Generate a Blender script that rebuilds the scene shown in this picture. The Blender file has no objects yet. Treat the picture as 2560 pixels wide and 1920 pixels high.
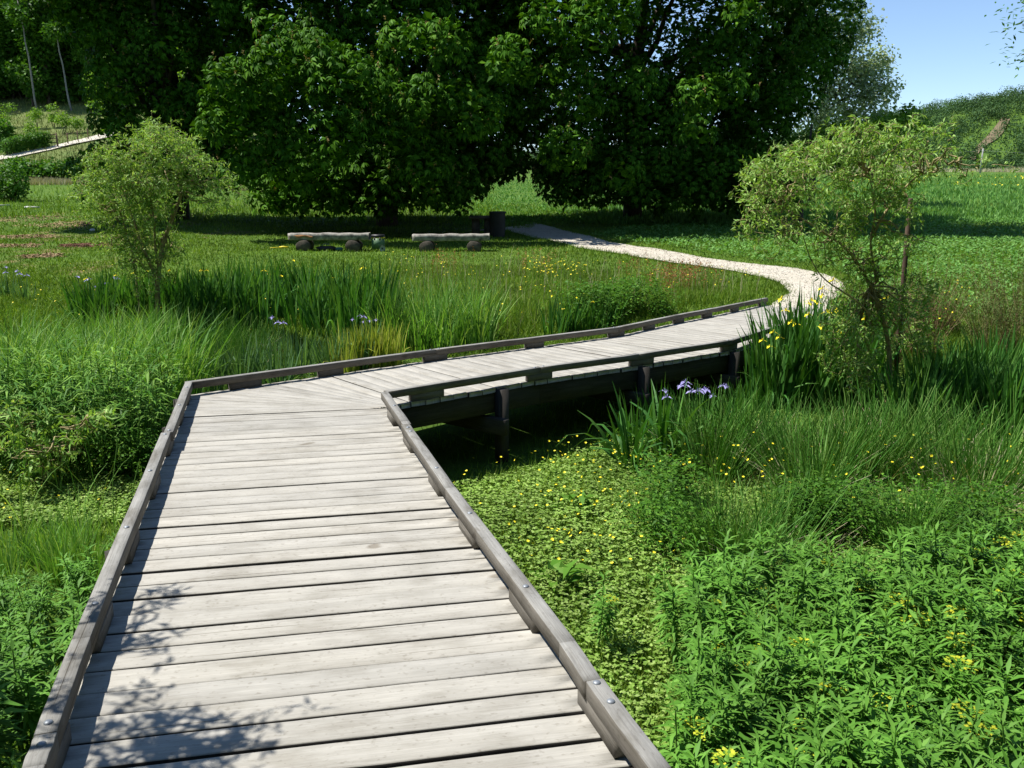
import bpy, math, random
import numpy as np

rng = np.random.default_rng(7)
random.seed(7)
SC = bpy.context.scene
COL = SC.collection
R = math.radians

# ------------------------------------------------------------------ camera
TH = math.atan(480 / 2100.0)
CT, ST = math.cos(TH), math.sin(TH)
FPX = 2100.0
EYE = 1.6
cd = bpy.data.cameras.new("camera")
cam = bpy.data.objects.new("camera", cd)
COL.objects.link(cam)
cam.location = (0, 0, EYE)
cam.rotation_euler = (math.pi / 2 - TH, 0, 0)
cd.sensor_width = 36.0
cd.lens = 36.0 * FPX / 2560.0
cd.clip_start = 0.05
cd.clip_end = 4000
SC.camera = cam

# ------------------------------------------------------------------ sky, sun, exposure
SUN_EL, SUN_AZ = 61.0, -80.0
w = bpy.data.worlds.new("World")
SC.world = w
w.use_nodes = True
nt = w.node_tree
bg = nt.nodes["Background"]
sky = nt.nodes.new("ShaderNodeTexSky")
sky.sky_type = 'NISHITA'
sky.sun_disc = False
sky.sun_elevation = R(SUN_EL)
sky.sun_rotation = R(SUN_AZ % 360)
sky.altitude = 0
sky.air_density = 0.8
sky.dust_density = 0.0
sky.ozone_density = 2.5
nt.links.new(sky.outputs[0], bg.inputs[0])
bg.inputs[1].default_value = 0.12

sd = bpy.data.lights.new("sun", 'SUN')
sd.energy = 5.0
sd.angle = R(0.53)
sd.color = (1.0, 0.965, 0.91)
sun = bpy.data.objects.new("sun", sd)
COL.objects.link(sun)
az, el = R(SUN_AZ), R(SUN_EL)
from mathutils import Vector
SDIR = Vector((math.sin(az) * math.cos(el), math.cos(az) * math.cos(el), math.sin(el)))
sun.rotation_euler = SDIR.to_track_quat('Z', 'Y').to_euler()
sun.location = SDIR * 60

SC.view_settings.view_transform = 'Standard'
SC.view_settings.look = 'None'
SC.view_settings.exposure = 0.62
SC.view_settings.gamma = 1.0
SC.render.engine = 'CYCLES'
SC.cycles.max_bounces = 4
SC.cycles.diffuse_bounces = 1
SC.cycles.transmission_bounces = 2
SC.cycles.transparent_max_bounces = 4

# ------------------------------------------------------------------ terrain height
_Yk = np.array([-80, 9, 10.5, 12, 13.5, 14.6, 18, 22, 30, 40, 50, 60, 70, 85, 100, 130, 200, 400, 1200.])
_zL = np.array([-.92, -.92, -.80, -.62, -.44, -.36, -.16, .05, .35, .9, 1.6, 2.6, 4.2, 7.5, 11.4, 20, 38, 80, 110.])
_zR = np.array([-.92, -.92, -.80, -.62, -.44, -.36, -.16, .05, .30, .7, 1.15, 1.6, 2.0, 2.7, 3.3, 4.6, 6.6, 8, 9.])
_Yf = np.linspace(-80, 1200, 12801)
def _sm(z):
    a = np.interp(_Yf, _Yk, z)
    b = a.copy()
    for n in (9,):
        k = np.ones(2 * n + 1) / (2 * n + 1)
        b = np.convolve(np.pad(b, n, mode='edge'), k, 'valid')
    return b
_tL, _tR = _sm(_zL), _sm(_zR)
def sstep(a, b, x):
    t = np.clip((x - a) / (b - a), 0, 1)
    return t * t * (3 - 2 * t)
def gz(x, y):
    x = np.asarray(x, float); y = np.asarray(y, float)
    a = x / np.maximum(y, 20)
    wgt = sstep(-.44, -.17, a)
    z = np.interp(y, _Yf, _tL) * (1 - wgt) + np.interp(y, _Yf, _tR) * wgt
    # wooded hill on the right
    H = 6 + 38 * sstep(40, 320, x) + 18 * sstep(250, 600, x)
    z = z + wgt * H * sstep(235, 450, y)
    z = z + .025 * np.sin(x * 1.3 + 1.1) * np.sin(y * 1.1 + .3) + .03 * np.sin(x * .37 + y * .21) * sstep(14, 24, y)
    z = z + .5 * sstep(60, 120, y) * np.sin(x * .06 + 1) * np.sin(y * .05)
    return z
def ray(px, py):
    u = (px - 1280) / FPX; v = (py - 960) / FPX
    return u / (CT - v * ST), (-ST - v * CT) / (CT - v * ST)   # x and z slope per metre forward
_YS = np.concatenate([np.arange(1, 60, .02), np.arange(60, 500, .2)])
def at(px, py):
    """ground point seen at photo position (px, py)"""
    sx, sz = ray(px, py)
    d = EYE + _YS * sz - gz(_YS * sx, _YS)
    i = int(np.argmax(d < 0)) if (d < 0).any() else len(_YS) - 1
    y = float(_YS[i]); x = y * sx
    return x, y, float(gz(x, y))
def aty(px, py, Y):
    sx, sz = ray(px, py)
    return Y * sx, Y, EYE + Y * sz
def zdeck(y):
    return -.0238 * y
def inpoly(x, y, poly):
    x = np.asarray(x); y = np.asarray(y)
    r = np.zeros(x.shape, bool)
    n = len(poly)
    for i in range(n):
        x1, y1 = poly[i][:2]; x2, y2 = poly[(i + 1) % n][:2]
        c = ((y1 > y) != (y2 > y)) & (x < (x2 - x1) * (y - y1) / (y2 - y1 + 1e-12) + x1)
        r ^= c
    return r
def gpoly(pts):
    return [at(*p)[:2] for p in pts]

# ------------------------------------------------------------------ object helpers
def tag(o, label=None, cat=None, group=None, kind=None):
    if label: o['label'] = label
    if cat: o['category'] = cat
    if group: o['group'] = group
    if kind: o['kind'] = kind
    return o
def thing(name, label, cat, loc=(0, 0, 0), rz=0.0, group=None, kind=None):
    o = bpy.data.objects.new(name, None)
    o.empty_display_size = .1
    COL.objects.link(o)
    o.location = loc
    o.rotation_euler = (0, 0, rz)
    return tag(o, label, cat, group, kind)
def copy_tree(o, parent=None):
    c = o.copy()
    COL.objects.link(c)
    if parent is not None:
        c.parent = parent
    for ch in list(o.children):
        copy_tree(ch, c)
    return c
def mesh_obj(name, V, F, mat, parent=None, smooth=False, attr=None, mat2=None, mi=None):
    """V (n,3), F (m,4) quads; a quad with its last two indices equal becomes a triangle"""
    V = np.ascontiguousarray(V, np.float32); F = np.ascontiguousarray(F, np.int32)
    me = bpy.data.meshes.new(name)
    me.vertices.add(len(V)); me.vertices.foreach_set('co', V.ravel())
    tri = F[:, 3] == F[:, 2]
    cnt = np.where(tri, 3, 4)
    st = np.concatenate([[0], np.cumsum(cnt)[:-1]]).astype(np.int32)
    keep = np.ones(F.shape, bool); keep[tri, 3] = False
    li = F[keep]
    me.loops.add(len(li)); me.loops.foreach_set('vertex_index', li)
    me.polygons.add(len(F)); me.polygons.foreach_set('loop_start', st)
    if smooth:
        me.polygons.foreach_set('use_smooth', np.ones(len(F), bool))
    me.update(calc_edges=True)
    if attr is not None:
        a = me.attributes.new('wood', 'FLOAT_VECTOR', 'POINT')
        a.data.foreach_set('vector', np.ascontiguousarray(attr, np.float32).ravel())
    me.materials.append(mat)
    if mat2 is not None:
        me.materials.append(mat2)
        me.polygons.foreach_set('material_index', np.asarray(mi, np.int32))
    o = bpy.data.objects.new(name, me)
    COL.objects.link(o)
    if parent is not None:
        o.parent = parent
    return o
class Soup:
    def __init__(s): s.V = []; s.F = []; s.A = []; s.n = 0
    def add(s, V, F, A=None):
        V = np.asarray(V, float).reshape(-1, 3); F = np.asarray(F, int).reshape(-1, 4)
        s.V.append(V); s.F.append(F + s.n); s.n += len(V)
        if A is not None: s.A.append(np.asarray(A, float).reshape(-1, 3))
        return s
    def obj(s, name, mat, parent=None, smooth=False):
        return mesh_obj(name, np.concatenate(s.V), np.concatenate(s.F), mat, parent, smooth,
                        np.concatenate(s.A) if s.A else None)
    def shift(s, d):
        s.V = [v + np.asarray(d) for v in s.V]; return s
def nrm(a):
    return a / np.maximum(np.linalg.norm(a, axis=-1, keepdims=True), 1e-9)
def leaves(P, D, N, L, W, fold=.18, droop=.12, simple=False):
    """leaf blades: base P, axis D, upper side N"""
    P = np.asarray(P, float); D = nrm(np.asarray(D, float)); N = np.asarray(N, float)
    S = nrm(np.cross(D, N)); N = np.cross(S, D)
    L = np.broadcast_to(L, (len(P),))[:, None]; W = np.broadcast_to(W, (len(P),))[:, None] * .5
    tip = P + D * L - N * L * droop
    if simple:
        l = P + D * L * .45 + S * W; r = P + D * L * .45 - S * W
        V = np.stack([P, r, tip, l], 1).reshape(-1, 3)
        F = np.arange(len(P) * 4).reshape(-1, 4)
        return V, F
    m = P + D * L * .5
    l = P + D * L * .46 + S * W + N * W * fold * 2; r = P + D * L * .46 - S * W + N * W * fold * 2
    V = np.stack([P, r, tip, l, m], 1).reshape(-1, 3)
    b = np.arange(len(P))[:, None] * 5
    F = np.concatenate([b + np.array([[0, 1, 2, 4]]), b + np.array([[0, 4, 2, 3]])], 0)
    return V, F
def blades(P, H, W, az, lean, bend, k=3, face=None, taper=None):
    """upright strap leaves bending along azimuth az"""
    n = len(P)
    P = np.asarray(P, float); H = np.broadcast_to(H, (n,)); W = np.broadcast_to(W, (n,))
    az = np.broadcast_to(az, (n,)); lean = np.broadcast_to(lean, (n,)); bend = np.broadcast_to(bend, (n,))
    if face is None: face = rng.uniform(0, 2 * np.pi, n)
    cs, sn = np.cos(az), np.sin(az)
    sx, sy = np.cos(face), np.sin(face)
    pos = P.copy(); rows = []
    for i in range(k + 1):
        t = i / k
        wd = (1 - t ** 2.2) * .5 if taper is None else taper(t) * .5
        wd = max(wd, .04)
        off = np.stack([sx, sy, 0 * sx], 1) * (W * wd)[:, None]
        rows += [pos - off, pos + off]
        ang = lean + bend * (t + .5 / k) ** 1.6
        st = H / k
        pos = pos + np.stack([cs * np.sin(ang) * st, sn * np.sin(ang) * st, np.cos(ang) * st], 1)
    V = np.stack(rows, 1).reshape(-1, 3)
    b = np.arange(n)[:, None] * (2 * (k + 1))
    F = np.concatenate([b + np.array([[2 * i, 2 * i + 1, 2 * i + 3, 2 * i + 2]]) for i in range(k)], 0)
    return V, F
def tube(pts, rad, n=7, cap=True):
    pts = np.asarray(pts, float); m = len(pts)
    rad = np.broadcast_to(rad, (m,))
    T = np.gradient(pts, axis=0); T = nrm(T)
    up = np.array([0, 0, 1.]) if abs(T[0, 2]) < .9 else np.array([1., 0, 0])
    V = []
    for i in range(m):
        s = nrm(np.cross(T[i], up)); b = np.cross(s, T[i])
        a = np.arange(n) * 2 * np.pi / n
        V.append(pts[i] + rad[i] * (np.cos(a)[:, None] * s + np.sin(a)[:, None] * b))
    V = np.concatenate(V)
    F = []
    for i in range(m - 1):
        for j in range(n):
            F.append([i * n + j, i * n + (j + 1) % n, (i + 1) * n + (j + 1) % n, (i + 1) * n + j])
    if cap:
        c = len(V); V = np.vstack([V, pts[-1], pts[0]])
        for j in range(n):
            F.append([(m - 1) * n + j, (m - 1) * n + (j + 1) % n, c, c])
            F.append([(j + 1) % n, j, c + 1, c + 1])
    return V, np.array(F)
BOXF = np.array([[0, 1, 3, 2], [4, 6, 7, 5], [0, 4, 5, 1], [2, 3, 7, 6], [0, 2, 6, 4], [1, 5, 7, 3]])
def beam(p, q, wd, ht, z0=0.0, nseg=1, side=0.0, wob=0.0, rid=None, ch=.006):
    """chamfered timber from p to q (bottom centre line at z0), width wd, height ht"""
    p = np.asarray(p, float); q = np.asarray(q, float)
    d = q - p; L = np.linalg.norm(d); d = d / L
    s = np.array([d[1], -d[0], 0.]); s /= np.linalg.norm(s)
    up = np.cross(s, d)
    prof = np.array([[-.5 * wd, ch], [-.5 * wd, ht - ch], [-.5 * wd + ch, ht], [.5 * wd - ch, ht], [.5 * wd, ht - ch],
                     [.5 * wd, ch], [.5 * wd - ch, 0], [-.5 * wd + ch, 0]])
    rid = random.random() * 50 if rid is None else rid
    V = []; A = []
    for i in range(nseg + 1):
        t = i / nseg
        c = p + d * L * t + s * side + np.array([0, 0, z0])
        jw = rng.normal(0, wob, 2) if wob else (0, 0)
        for a, b in prof:
            V.append(c + s * (a + jw[0]) + up * (b + jw[1])); A.append([t * L, a * 1.3 + b, rid])
    F = []
    for i in range(nseg):
        for j in range(8):
            F.append([i * 8 + j, (i + 1) * 8 + j, (i + 1) * 8 + (j + 1) % 8, i * 8 + (j + 1) % 8])
    for b, rev in ((0, False), (nseg * 8, True)):
        for qd in ([0, 1, 4, 5], [1, 2, 3, 4], [0, 5, 6, 7]):
            f = [b + k for k in qd]
            F.append(f[::-1] if rev else f)
    return np.array(V), np.array(F), np.array(A)

# ------------------------------------------------------------------ materials
def newmat(name):
    m = bpy.data.materials.new(name); m.use_nodes = True
    t = m.node_tree
    for n in list(t.nodes): t.nodes.remove(n)
    out = t.nodes.new('ShaderNodeOutputMaterial')
    return m, t, out
def N_(t, typ, **kw):
    n = t.nodes.new(typ)
    for k, v in kw.items(): setattr(n, k, v)
    return n
def ramp(t, src, stops):
    r = t.nodes.new('ShaderNodeValToRGB')
    e = r.color_ramp.elements
    while len(e) < len(stops): e.new(.5)
    for i, (p, c) in enumerate(stops):
        e[i].position = p; e[i].color = (c[0], c[1], c[2], 1)
    t.links.new(src, r.inputs[0])
    return r.outputs[0]
def mixc(t, fac, a, b, mode='MIX'):
    m = t.nodes.new('ShaderNodeMix'); m.data_type = 'RGBA'; m.blend_type = mode
    for s, v in ((0, fac), (6, a), (7, b)):
        if hasattr(v, 'node'): t.links.new(v, m.inputs[s])
        elif s == 0: m.inputs[0].default_value = v
        else: m.inputs[s].default_value = (v[0], v[1], v[2], 1)
    return m.outputs[2]
def noise(t, scale, detail=3, rough=.6, vec=None, w=None):
    n = t.nodes.new('ShaderNodeTexNoise')
    n.inputs['Scale'].default_value = scale; n.inputs['Detail'].default_value = detail; n.inputs['Roughness'].default_value = rough
    if vec is not None: t.links.new(vec, n.inputs['Vector'])
    return n.outputs[0]
def leafmat(name, cols, trans=.3, rough=.45, spec=.35, tcol=None, big=.6, bigscale=1.2):
    """cols: dark, mid, light; per-leaf variation plus slow patches"""
    m, t, out = newmat(name)
    g = N_(t, 'ShaderNodeNewGeometry')
    c = ramp(t, g.outputs['Random Per Island'], [(0, cols[0]), (.5, cols[1]), (1, cols[2])])
    nz = noise(t, bigscale, 3, .6, g.outputs['Position'])
    k = ramp(t, nz, [(.3, (1 - big * .5,) * 3), (.7, (1 + big * .35,) * 3)])
    c = mixc(t, 1.0, c, k, 'MULTIPLY')
    b = N_(t, 'ShaderNodeBsdfPrincipled')
    t.links.new(c, b.inputs['Base Color'])
    b.inputs['Roughness'].default_value = rough
    b.inputs['Specular IOR Level'].default_value = spec
    if trans > 0:
        tr = N_(t, 'ShaderNodeBsdfTranslucent')
        tc = mixc(t, 1.0, c, tcol or (1.35, 1.38, .5), 'MULTIPLY')
        t.links.new(tc, tr.inputs['Color'])
        mx = N_(t, 'ShaderNodeMixShader'); mx.inputs[0].default_value = trans
        t.links.new(b.outputs[0], mx.inputs[1]); t.links.new(tr.outputs[0], mx.inputs[2])
        t.links.new(mx.outputs[0], out.inputs[0])
    else:
        t.links.new(b.outputs[0], out.inputs[0])
    return m
def plain(name, col, rough=.6, spec=.4, metal=0.0, var=.0, scale=6):
    m, t, out = newmat(name)
    b = N_(t, 'ShaderNodeBsdfPrincipled')
    b.inputs['Roughness'].default_value = rough; b.inputs['Specular IOR Level'].default_value = spec
    b.inputs['Metallic'].default_value = metal
    if var:
        tc = N_(t, 'ShaderNodeTexCoord')
        nz = noise(t, scale, 4, .6, tc.outputs['Object'])
        c = ramp(t, nz, [(.3, [v * (1 - var) for v in col]), (.7, [min(1, v * (1 + var)) for v in col])])
        t.links.new(c, b.inputs['Base Color'])
    else:
        b.inputs['Base Color'].default_value = (*col, 1)
    t.links.new(b.outputs[0], out.inputs[0])
    return m
def woodmat(name, lo, mid, hi, stain=.5, bump=.35):
    m, t, out = newmat(name)
    a = N_(t, 'ShaderNodeAttribute', attribute_name='wood')
    sep = N_(t, 'ShaderNodeSeparateXYZ'); t.links.new(a.outputs['Vector'], sep.inputs[0])
    def vec(sx, sy):
        c = N_(t, 'ShaderNodeCombineXYZ')
        for i, s in ((0, sx), (1, sy)):
            mu = N_(t, 'ShaderNodeMath', operation='MULTIPLY'); mu.inputs[1].default_value = s
            t.links.new(sep.outputs[i], mu.inputs[0]); t.links.new(mu.outputs[0], c.inputs[i])
        mu = N_(t, 'ShaderNodeMath', operation='MULTIPLY'); mu.inputs[1].default_value = 7.31
        t.links.new(sep.outputs[2], mu.inputs[0]); t.links.new(mu.outputs[0], c.inputs[2])
        return c.outputs[0]
    fine = noise(t, 1.0, 5, .65, vec(5, 150))
    med = noise(t, 1.0, 4, .6, vec(2.2, 26))
    blot = noise(t, 1.0, 5, .62, vec(3.2, 7))
    speck = noise(t, 1.0, 2, .5, vec(40, 60))
    c = ramp(t, med, [(.25, lo), (.5, mid), (.75, hi)])
    c = mixc(t, .38, c, ramp(t, fine, [(.3, [v * .72 for v in mid]), (.62, [v * 1.12 for v in hi])]))
    c = mixc(t, stain, c, ramp(t, blot, [(.34, (.62, .60, .56)), (.5, (1, 1, 1)), (.66, (1.22, 1.22, 1.22))]), 'MULTIPLY')
    c = mixc(t, .5, c, ramp(t, speck, [(.28, (.55, .52, .48)), (.4, (1, 1, 1))]), 'MULTIPLY')
    crack = noise(t, 1.0, 2, .5, vec(.9, 75))
    c = mixc(t, .85, c, ramp(t, crack, [(.27, (.35, .32, .28)), (.32, (1, 1, 1))]), 'MULTIPLY')
    knot = noise(t, 1.0, 1, .4, vec(4.5, 9))
    c = mixc(t, .7, c, ramp(t, knot, [(.20, (.45, .40, .34)), (.26, (1, 1, 1))]), 'MULTIPLY')
    rid = ramp(t, noise(t, 1.0, 0, .5, vec(0, 0)), [(.3, (.91, .91, .91)), (.7, (1.07, 1.06, 1.04))])
    c = mixc(t, 1.0, c, rid, 'MULTIPLY')
    b = N_(t, 'ShaderNodeBsdfPrincipled')
    b.inputs['Roughness'].default_value = .8; b.inputs['Specular IOR Level'].default_value = .25
    t.links.new(c, b.inputs['Base Color'])
    bp = N_(t, 'ShaderNodeBump'); bp.inputs['Strength'].default_value = bump; bp.inputs['Distance'].default_value = .004
    ad = N_(t, 'ShaderNodeMath', operation='ADD'); t.links.new(fine, ad.inputs[0]); t.links.new(med, ad.inputs[1])
    t.links.new(ad.outputs[0], bp.inputs['Height']); t.links.new(bp.outputs[0], b.inputs['Normal'])
    t.links.new(b.outputs[0], out.inputs[0])
    return m

M = {}
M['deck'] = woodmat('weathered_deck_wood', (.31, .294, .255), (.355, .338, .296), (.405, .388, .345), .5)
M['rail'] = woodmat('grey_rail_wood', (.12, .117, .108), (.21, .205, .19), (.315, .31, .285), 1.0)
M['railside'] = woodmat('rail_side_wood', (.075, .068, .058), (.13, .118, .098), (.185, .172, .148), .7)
M['under'] = woodmat('damp_shaded_wood', (.022, .020, .017), (.038, .034, .03), (.065, .06, .053), .6)  # damp wood, its colour darkened further to carry the shade under the deck
M['bark'] = plain('bark', (.075, .06, .045), .9, .2, var=.5, scale=9)
M['barkpale'] = plain('willow_bark', (.30, .25, .12), .85, .2, var=.55, scale=14)
M['birch'] = plain('pale_bark', (.21, .20, .18), .8, .2, var=.3, scale=5)
M['twig'] = plain('twig_wood', (.20, .15, .07), .8, .2, var=.4, scale=12)
M['bolt'] = plain('galvanised_bolt', (.24, .26, .28), .5, .5, .4)
M['chestnut'] = leafmat('chestnut_leaf', [(.028, .088, .006), (.053, .152, .009), (.115, .255, .018)], .15, .55, 0.05, big=.5, bigscale=.7)
M['panicle'] = leafmat('chestnut_panicle', [(.22, .20, .06), (.30, .24, .09), (.36, .24, .12)], .15, .6, 0.09)
M['willow'] = leafmat('willow_leaf', [(.17, .33, .05), (.26, .45, .09), (.44, .62, .20)], .34, .55, 0.16, tcol=(1.3, 1.25, .5), bigscale=3)
M['poplar'] = leafmat('poplar_leaf', [(.24, .33, .16), (.36, .45, .24), (.55, .60, .38)], .32, .55, 0.20, tcol=(1.2, 1.25, .7))
M['young'] = leafmat('maple_leaf', [(.09, .20, .02), (.16, .30, .03), (.24, .38, .05)], .35, .55, 0.14)
M['forest'] = leafmat('forest_leaf', [(.036, .11, .010), (.065, .17, .015), (.115, .25, .026)], .28, .55, 0.11, bigscale=.25)
M['bush'] = leafmat('bush_leaf', [(0.043, 0.124, 0.012), (0.072, 0.193, 0.018), (0.130, 0.276, 0.030)], .28, .55, 0.16)
M['iris'] = leafmat('iris_leaf', [(0.033, 0.116, 0.020), (0.064, 0.193, 0.031), (0.143, 0.308, 0.061)], .26, .55, 0.18, bigscale=2)
M['irisblue'] = leafmat('iris_leaf_bluish', [(0.076, 0.164, 0.065), (0.114, 0.227, 0.092), (0.164, 0.302, 0.119)], .28, .55, 0.18, bigscale=2)
M['irisvar'] = leafmat('iris_leaf_yellow', [(.34, .46, .05), (.52, .58, .09), (.66, .68, .15)], .3, .55, 0.14, tcol=(1.05, 1.1, .7))
M['rush'] = leafmat('rush_stem', [(.045, .15, .018), (.085, .235, .03), (.21, .35, .08)], .12, .55, 0.16, bigscale=2.5)
M['straw'] = leafmat('dry_grass', [(.36, .33, .19), (.46, .42, .25), (.58, .54, .36)], .15, .6, 0.09)
M['reed'] = leafmat('tall_grass_leaf', [(0.084, 0.228, 0.036), (0.180, 0.372, 0.072), (0.396, 0.564, 0.168)], .3, .55, 0.18, bigscale=2)
M['cane'] = leafmat('broad_reed_leaf', [(0.054, 0.161, 0.015), (0.096, 0.230, 0.025), (0.216, 0.380, 0.060)], .26, .55, 0.20, bigscale=2)
M['spurge'] = leafmat('spurge_leaf', [(.075, .20, .022), (.115, .275, .034), (.17, .35, .055)], .25, .55, 0.16, bigscale=2.5)
M['spurgeflower'] = leafmat('spurge_flower', [(.30, .40, .03), (.42, .47, .035), (.52, .50, .04)], .2, .55, 0.09)
M['herb'] = leafmat('ground_herb_leaf', [(.13, .25, .03), (.22, .36, .06), (.36, .49, .14)], .24, .55, 0.16, bigscale=2)
M['lawn'] = leafmat('grass_blade', [(.10, .185, .02), (.14, .25, .03), (.22, .31, .05)], .25, .55, 0.11, bigscale=.8, big=.7)
M['meadow'] = leafmat('meadow_blade', [(0.100, 0.207, 0.022), (0.163, 0.299, 0.035), (0.300, 0.402, 0.077)], .26, .55, 0.11, bigscale=.9, big=.7)
M['crop'] = leafmat('field_leaf', [(0.098, 0.231, 0.048), (0.138, 0.308, 0.066), (0.207, 0.385, 0.102)], .25, .55, 0.14, bigscale=.8, big=.5)
M['yellow'] = plain('yellow_petal', (.85, .73, .03), .5, .3)
M['blue'] = leafmat('blue_petal', [(.20, .17, .42), (.30, .27, .55), (.42, .40, .66)], .2, .55, 0.09, tcol=(1, 1, 1))
M['sorrel'] = leafmat('sorrel_seed', [(.30, .12, .06), (.38, .17, .08), (.42, .24, .10)], .2, .6, 0.09)
M['heath'] = leafmat('brown_twigs', [(.16, .10, .05), (.24, .15, .09), (.30, .23, .13)], .1, .6, 0.09)
M['feather'] = leafmat('feathery_green', [(.09, .14, .035), (.14, .20, .055), (.22, .25, .08)], .2, .55, 0.09, tcol=(1.2, 1.2, .6))

# ------------------------------------------------------------------ ground
def ground_material():
    m, t, out = newmat('ground_turf')
    g = N_(t, 'ShaderNodeNewGeometry')
    sep = N_(t, 'ShaderNodeSeparateXYZ'); t.links.new(g.outputs['Position'], sep.inputs[0])
    n1 = noise(t, .35, 6, .65, g.outputs['Position']); n2 = noise(t, 4, 5, .7, g.outputs['Position'])
    n3 = noise(t, 30, 3, .6, g.outputs['Position'])
    c = ramp(t, n1, [(.3, (.055, .125, .014)), (.55, (.09, .17, .020)), (.75, (.14, .19, .035))])
    c = mixc(t, .5, c, ramp(t, n2, [(.3, (.035, .09, .012)), (.7, (.115, .18, .035))]))
    c = mixc(t, .6, c, ramp(t, n3, [(.3, (.6, .6, .55)), (.7, (1.35, 1.3, 1.2))]), 'MULTIPLY')
    # bleached mown slope on the left hill, buttercup haze in the far field
    def band(src, a, b, c2, d):
        r = N_(t, 'ShaderNodeMapRange'); r.inputs[1].default_value = a; r.inputs[2].default_value = b
        t.links.new(src, r.inputs[0])
        r2 = N_(t, 'ShaderNodeMapRange'); r2.inputs[1].default_value = c2; r2.inputs[2].default_value = d; r2.inputs[3].default_value = 1; r2.inputs[4].default_value = 0
        t.links.new(src, r2.inputs[0])
        mm = N_(t, 'ShaderNodeMath', operation='MULTIPLY'); t.links.new(r.outputs[0], mm.inputs[0]); t.links.new(r2.outputs[0], mm.inputs[1])
        return mm.outputs[0]
    def mul(a, b):
        mm = N_(t, 'ShaderNodeMath', operation='MULTIPLY')
        for i, v in enumerate((a, b)):
            if hasattr(v, 'node'): t.links.new(v, mm.inputs[i])
            else: mm.inputs[i].default_value = v
        return mm.outputs[0]
    left = band(sep.outputs[0], -400, -399, -22, -18)
    slope = mul(mul(band(sep.outputs[1], 60, 64, 120, 140), left), .85)
    dry = ramp(t, noise(t, .5, 5, .7, g.outputs['Position']), [(.3, (.10, .16, .04)), (.6, (.17, .19, .065)), (.85, (.24, .20, .11))])
    c = mixc(t, slope, c, dry)
    # bare earthy scuffs on the left meadow
    scuff = mul(ramp(t, noise(t, .55, 5, .7, g.outputs['Position']), [(.53, (0, 0, 0)), (.62, (1, 1, 1))]),
                mul(band(sep.outputs[1], 15, 18, 36, 40), band(sep.outputs[0], -60, -59, -9.5, -7.5)))
    c = mixc(t, mul(scuff, .75), c, (.25, .17, .09))
    # damp dark soil below the marsh plants
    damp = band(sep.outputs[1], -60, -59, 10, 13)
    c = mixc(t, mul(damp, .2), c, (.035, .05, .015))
    b = N_(t, 'ShaderNodeBsdfPrincipled'); b.inputs['Roughness'].default_value = .95; b.inputs['Specular IOR Level'].default_value = .1
    t.links.new(c, b.inputs['Base Color'])
    bp = N_(t, 'ShaderNodeBump'); bp.inputs['Strength'].default_value = .6; bp.inputs['Distance'].default_value = .05
    t.links.new(n3, bp.inputs['Height']); t.links.new(bp.outputs[0], b.inputs['Normal'])
    t.links.new(b.outputs[0], out.inputs[0])
    return m
def axis(a, b, knots):
    out = []
    for (p, q, s) in knots: out.append(np.arange(p, q, s))
    out.append([b])
    return np.concatenate(out)
gx = axis(-900, 900, [(-900, -200, 25), (-200, -60, 6), (-60, -16, 1.2), (-16, 14, .3), (14, 60, 1.2), (60, 200, 6), (200, 900, 25)])
gy = axis(-60, 1200, [(-60, -4, 4), (-4, 30, .3), (30, 70, 1.0), (70, 240, 4), (240, 460, 8), (460, 1200, 40)])
GX, GY = np.meshgrid(gx, gy)
V = np.stack([GX.ravel(), GY.ravel(), gz(GX, GY).ravel()], 1)
ny, nx = GX.shape
idx = np.arange(nx * ny).reshape(ny, nx)
F = np.stack([idx[:-1, :-1].ravel(), idx[:-1, 1:].ravel(), idx[1:, 1:].ravel(), idx[1:, :-1].ravel()], 1)
tag(mesh_obj('ground', V, F, ground_material(), smooth=True), kind='structure')

# gravel path
def gravel(name, base):
    m, t, out = newmat(name)
    g = N_(t, 'ShaderNodeNewGeometry')
    n1 = noise(t, 60, 4, .7, g.outputs['Position']); n2 = noise(t, 2.2, 5, .6, g.outputs['Position'])
    c = ramp(t, n1, [(.3, [v * .75 for v in base]), (.7, [v * 1.12 for v in base])])
    c = mixc(t, .5, c, ramp(t, n2, [(.35, (.82, .80, .74)), (.65, (1.1, 1.1, 1.1))]), 'MULTIPLY')
    b = N_(t, 'ShaderNodeBsdfPrincipled'); b.inputs['Roughness'].default_value = .95; b.inputs['Specular IOR Level'].default_value = .1
    t.links.new(c, b.inputs['Base Color'])
    bp = N_(t, 'ShaderNodeBump'); bp.inputs['Strength'].default_value = .4; bp.inputs['Distance'].default_value = .02
    t.links.new(n1, bp.inputs['Height']); t.links.new(bp.outputs[0], b.inputs['Normal'])
    t.links.new(b.outputs[0], out.inputs[0])
    return m
def resample(pts, n):
    pts = np.asarray(pts, float)
    d = np.concatenate([[0], np.cumsum(np.linalg.norm(np.diff(pts, axis=0), axis=1))])
    s = np.linspace(0, d[-1], n)
    P = np.stack([np.interp(s, d, pts[:, i]) for i in range(pts.shape[1])], 1)
    for _ in range(6):
        P[1:-1] = .25 * P[:-2] + .5 * P[1:-1] + .25 * P[2:]
    return P
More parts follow.
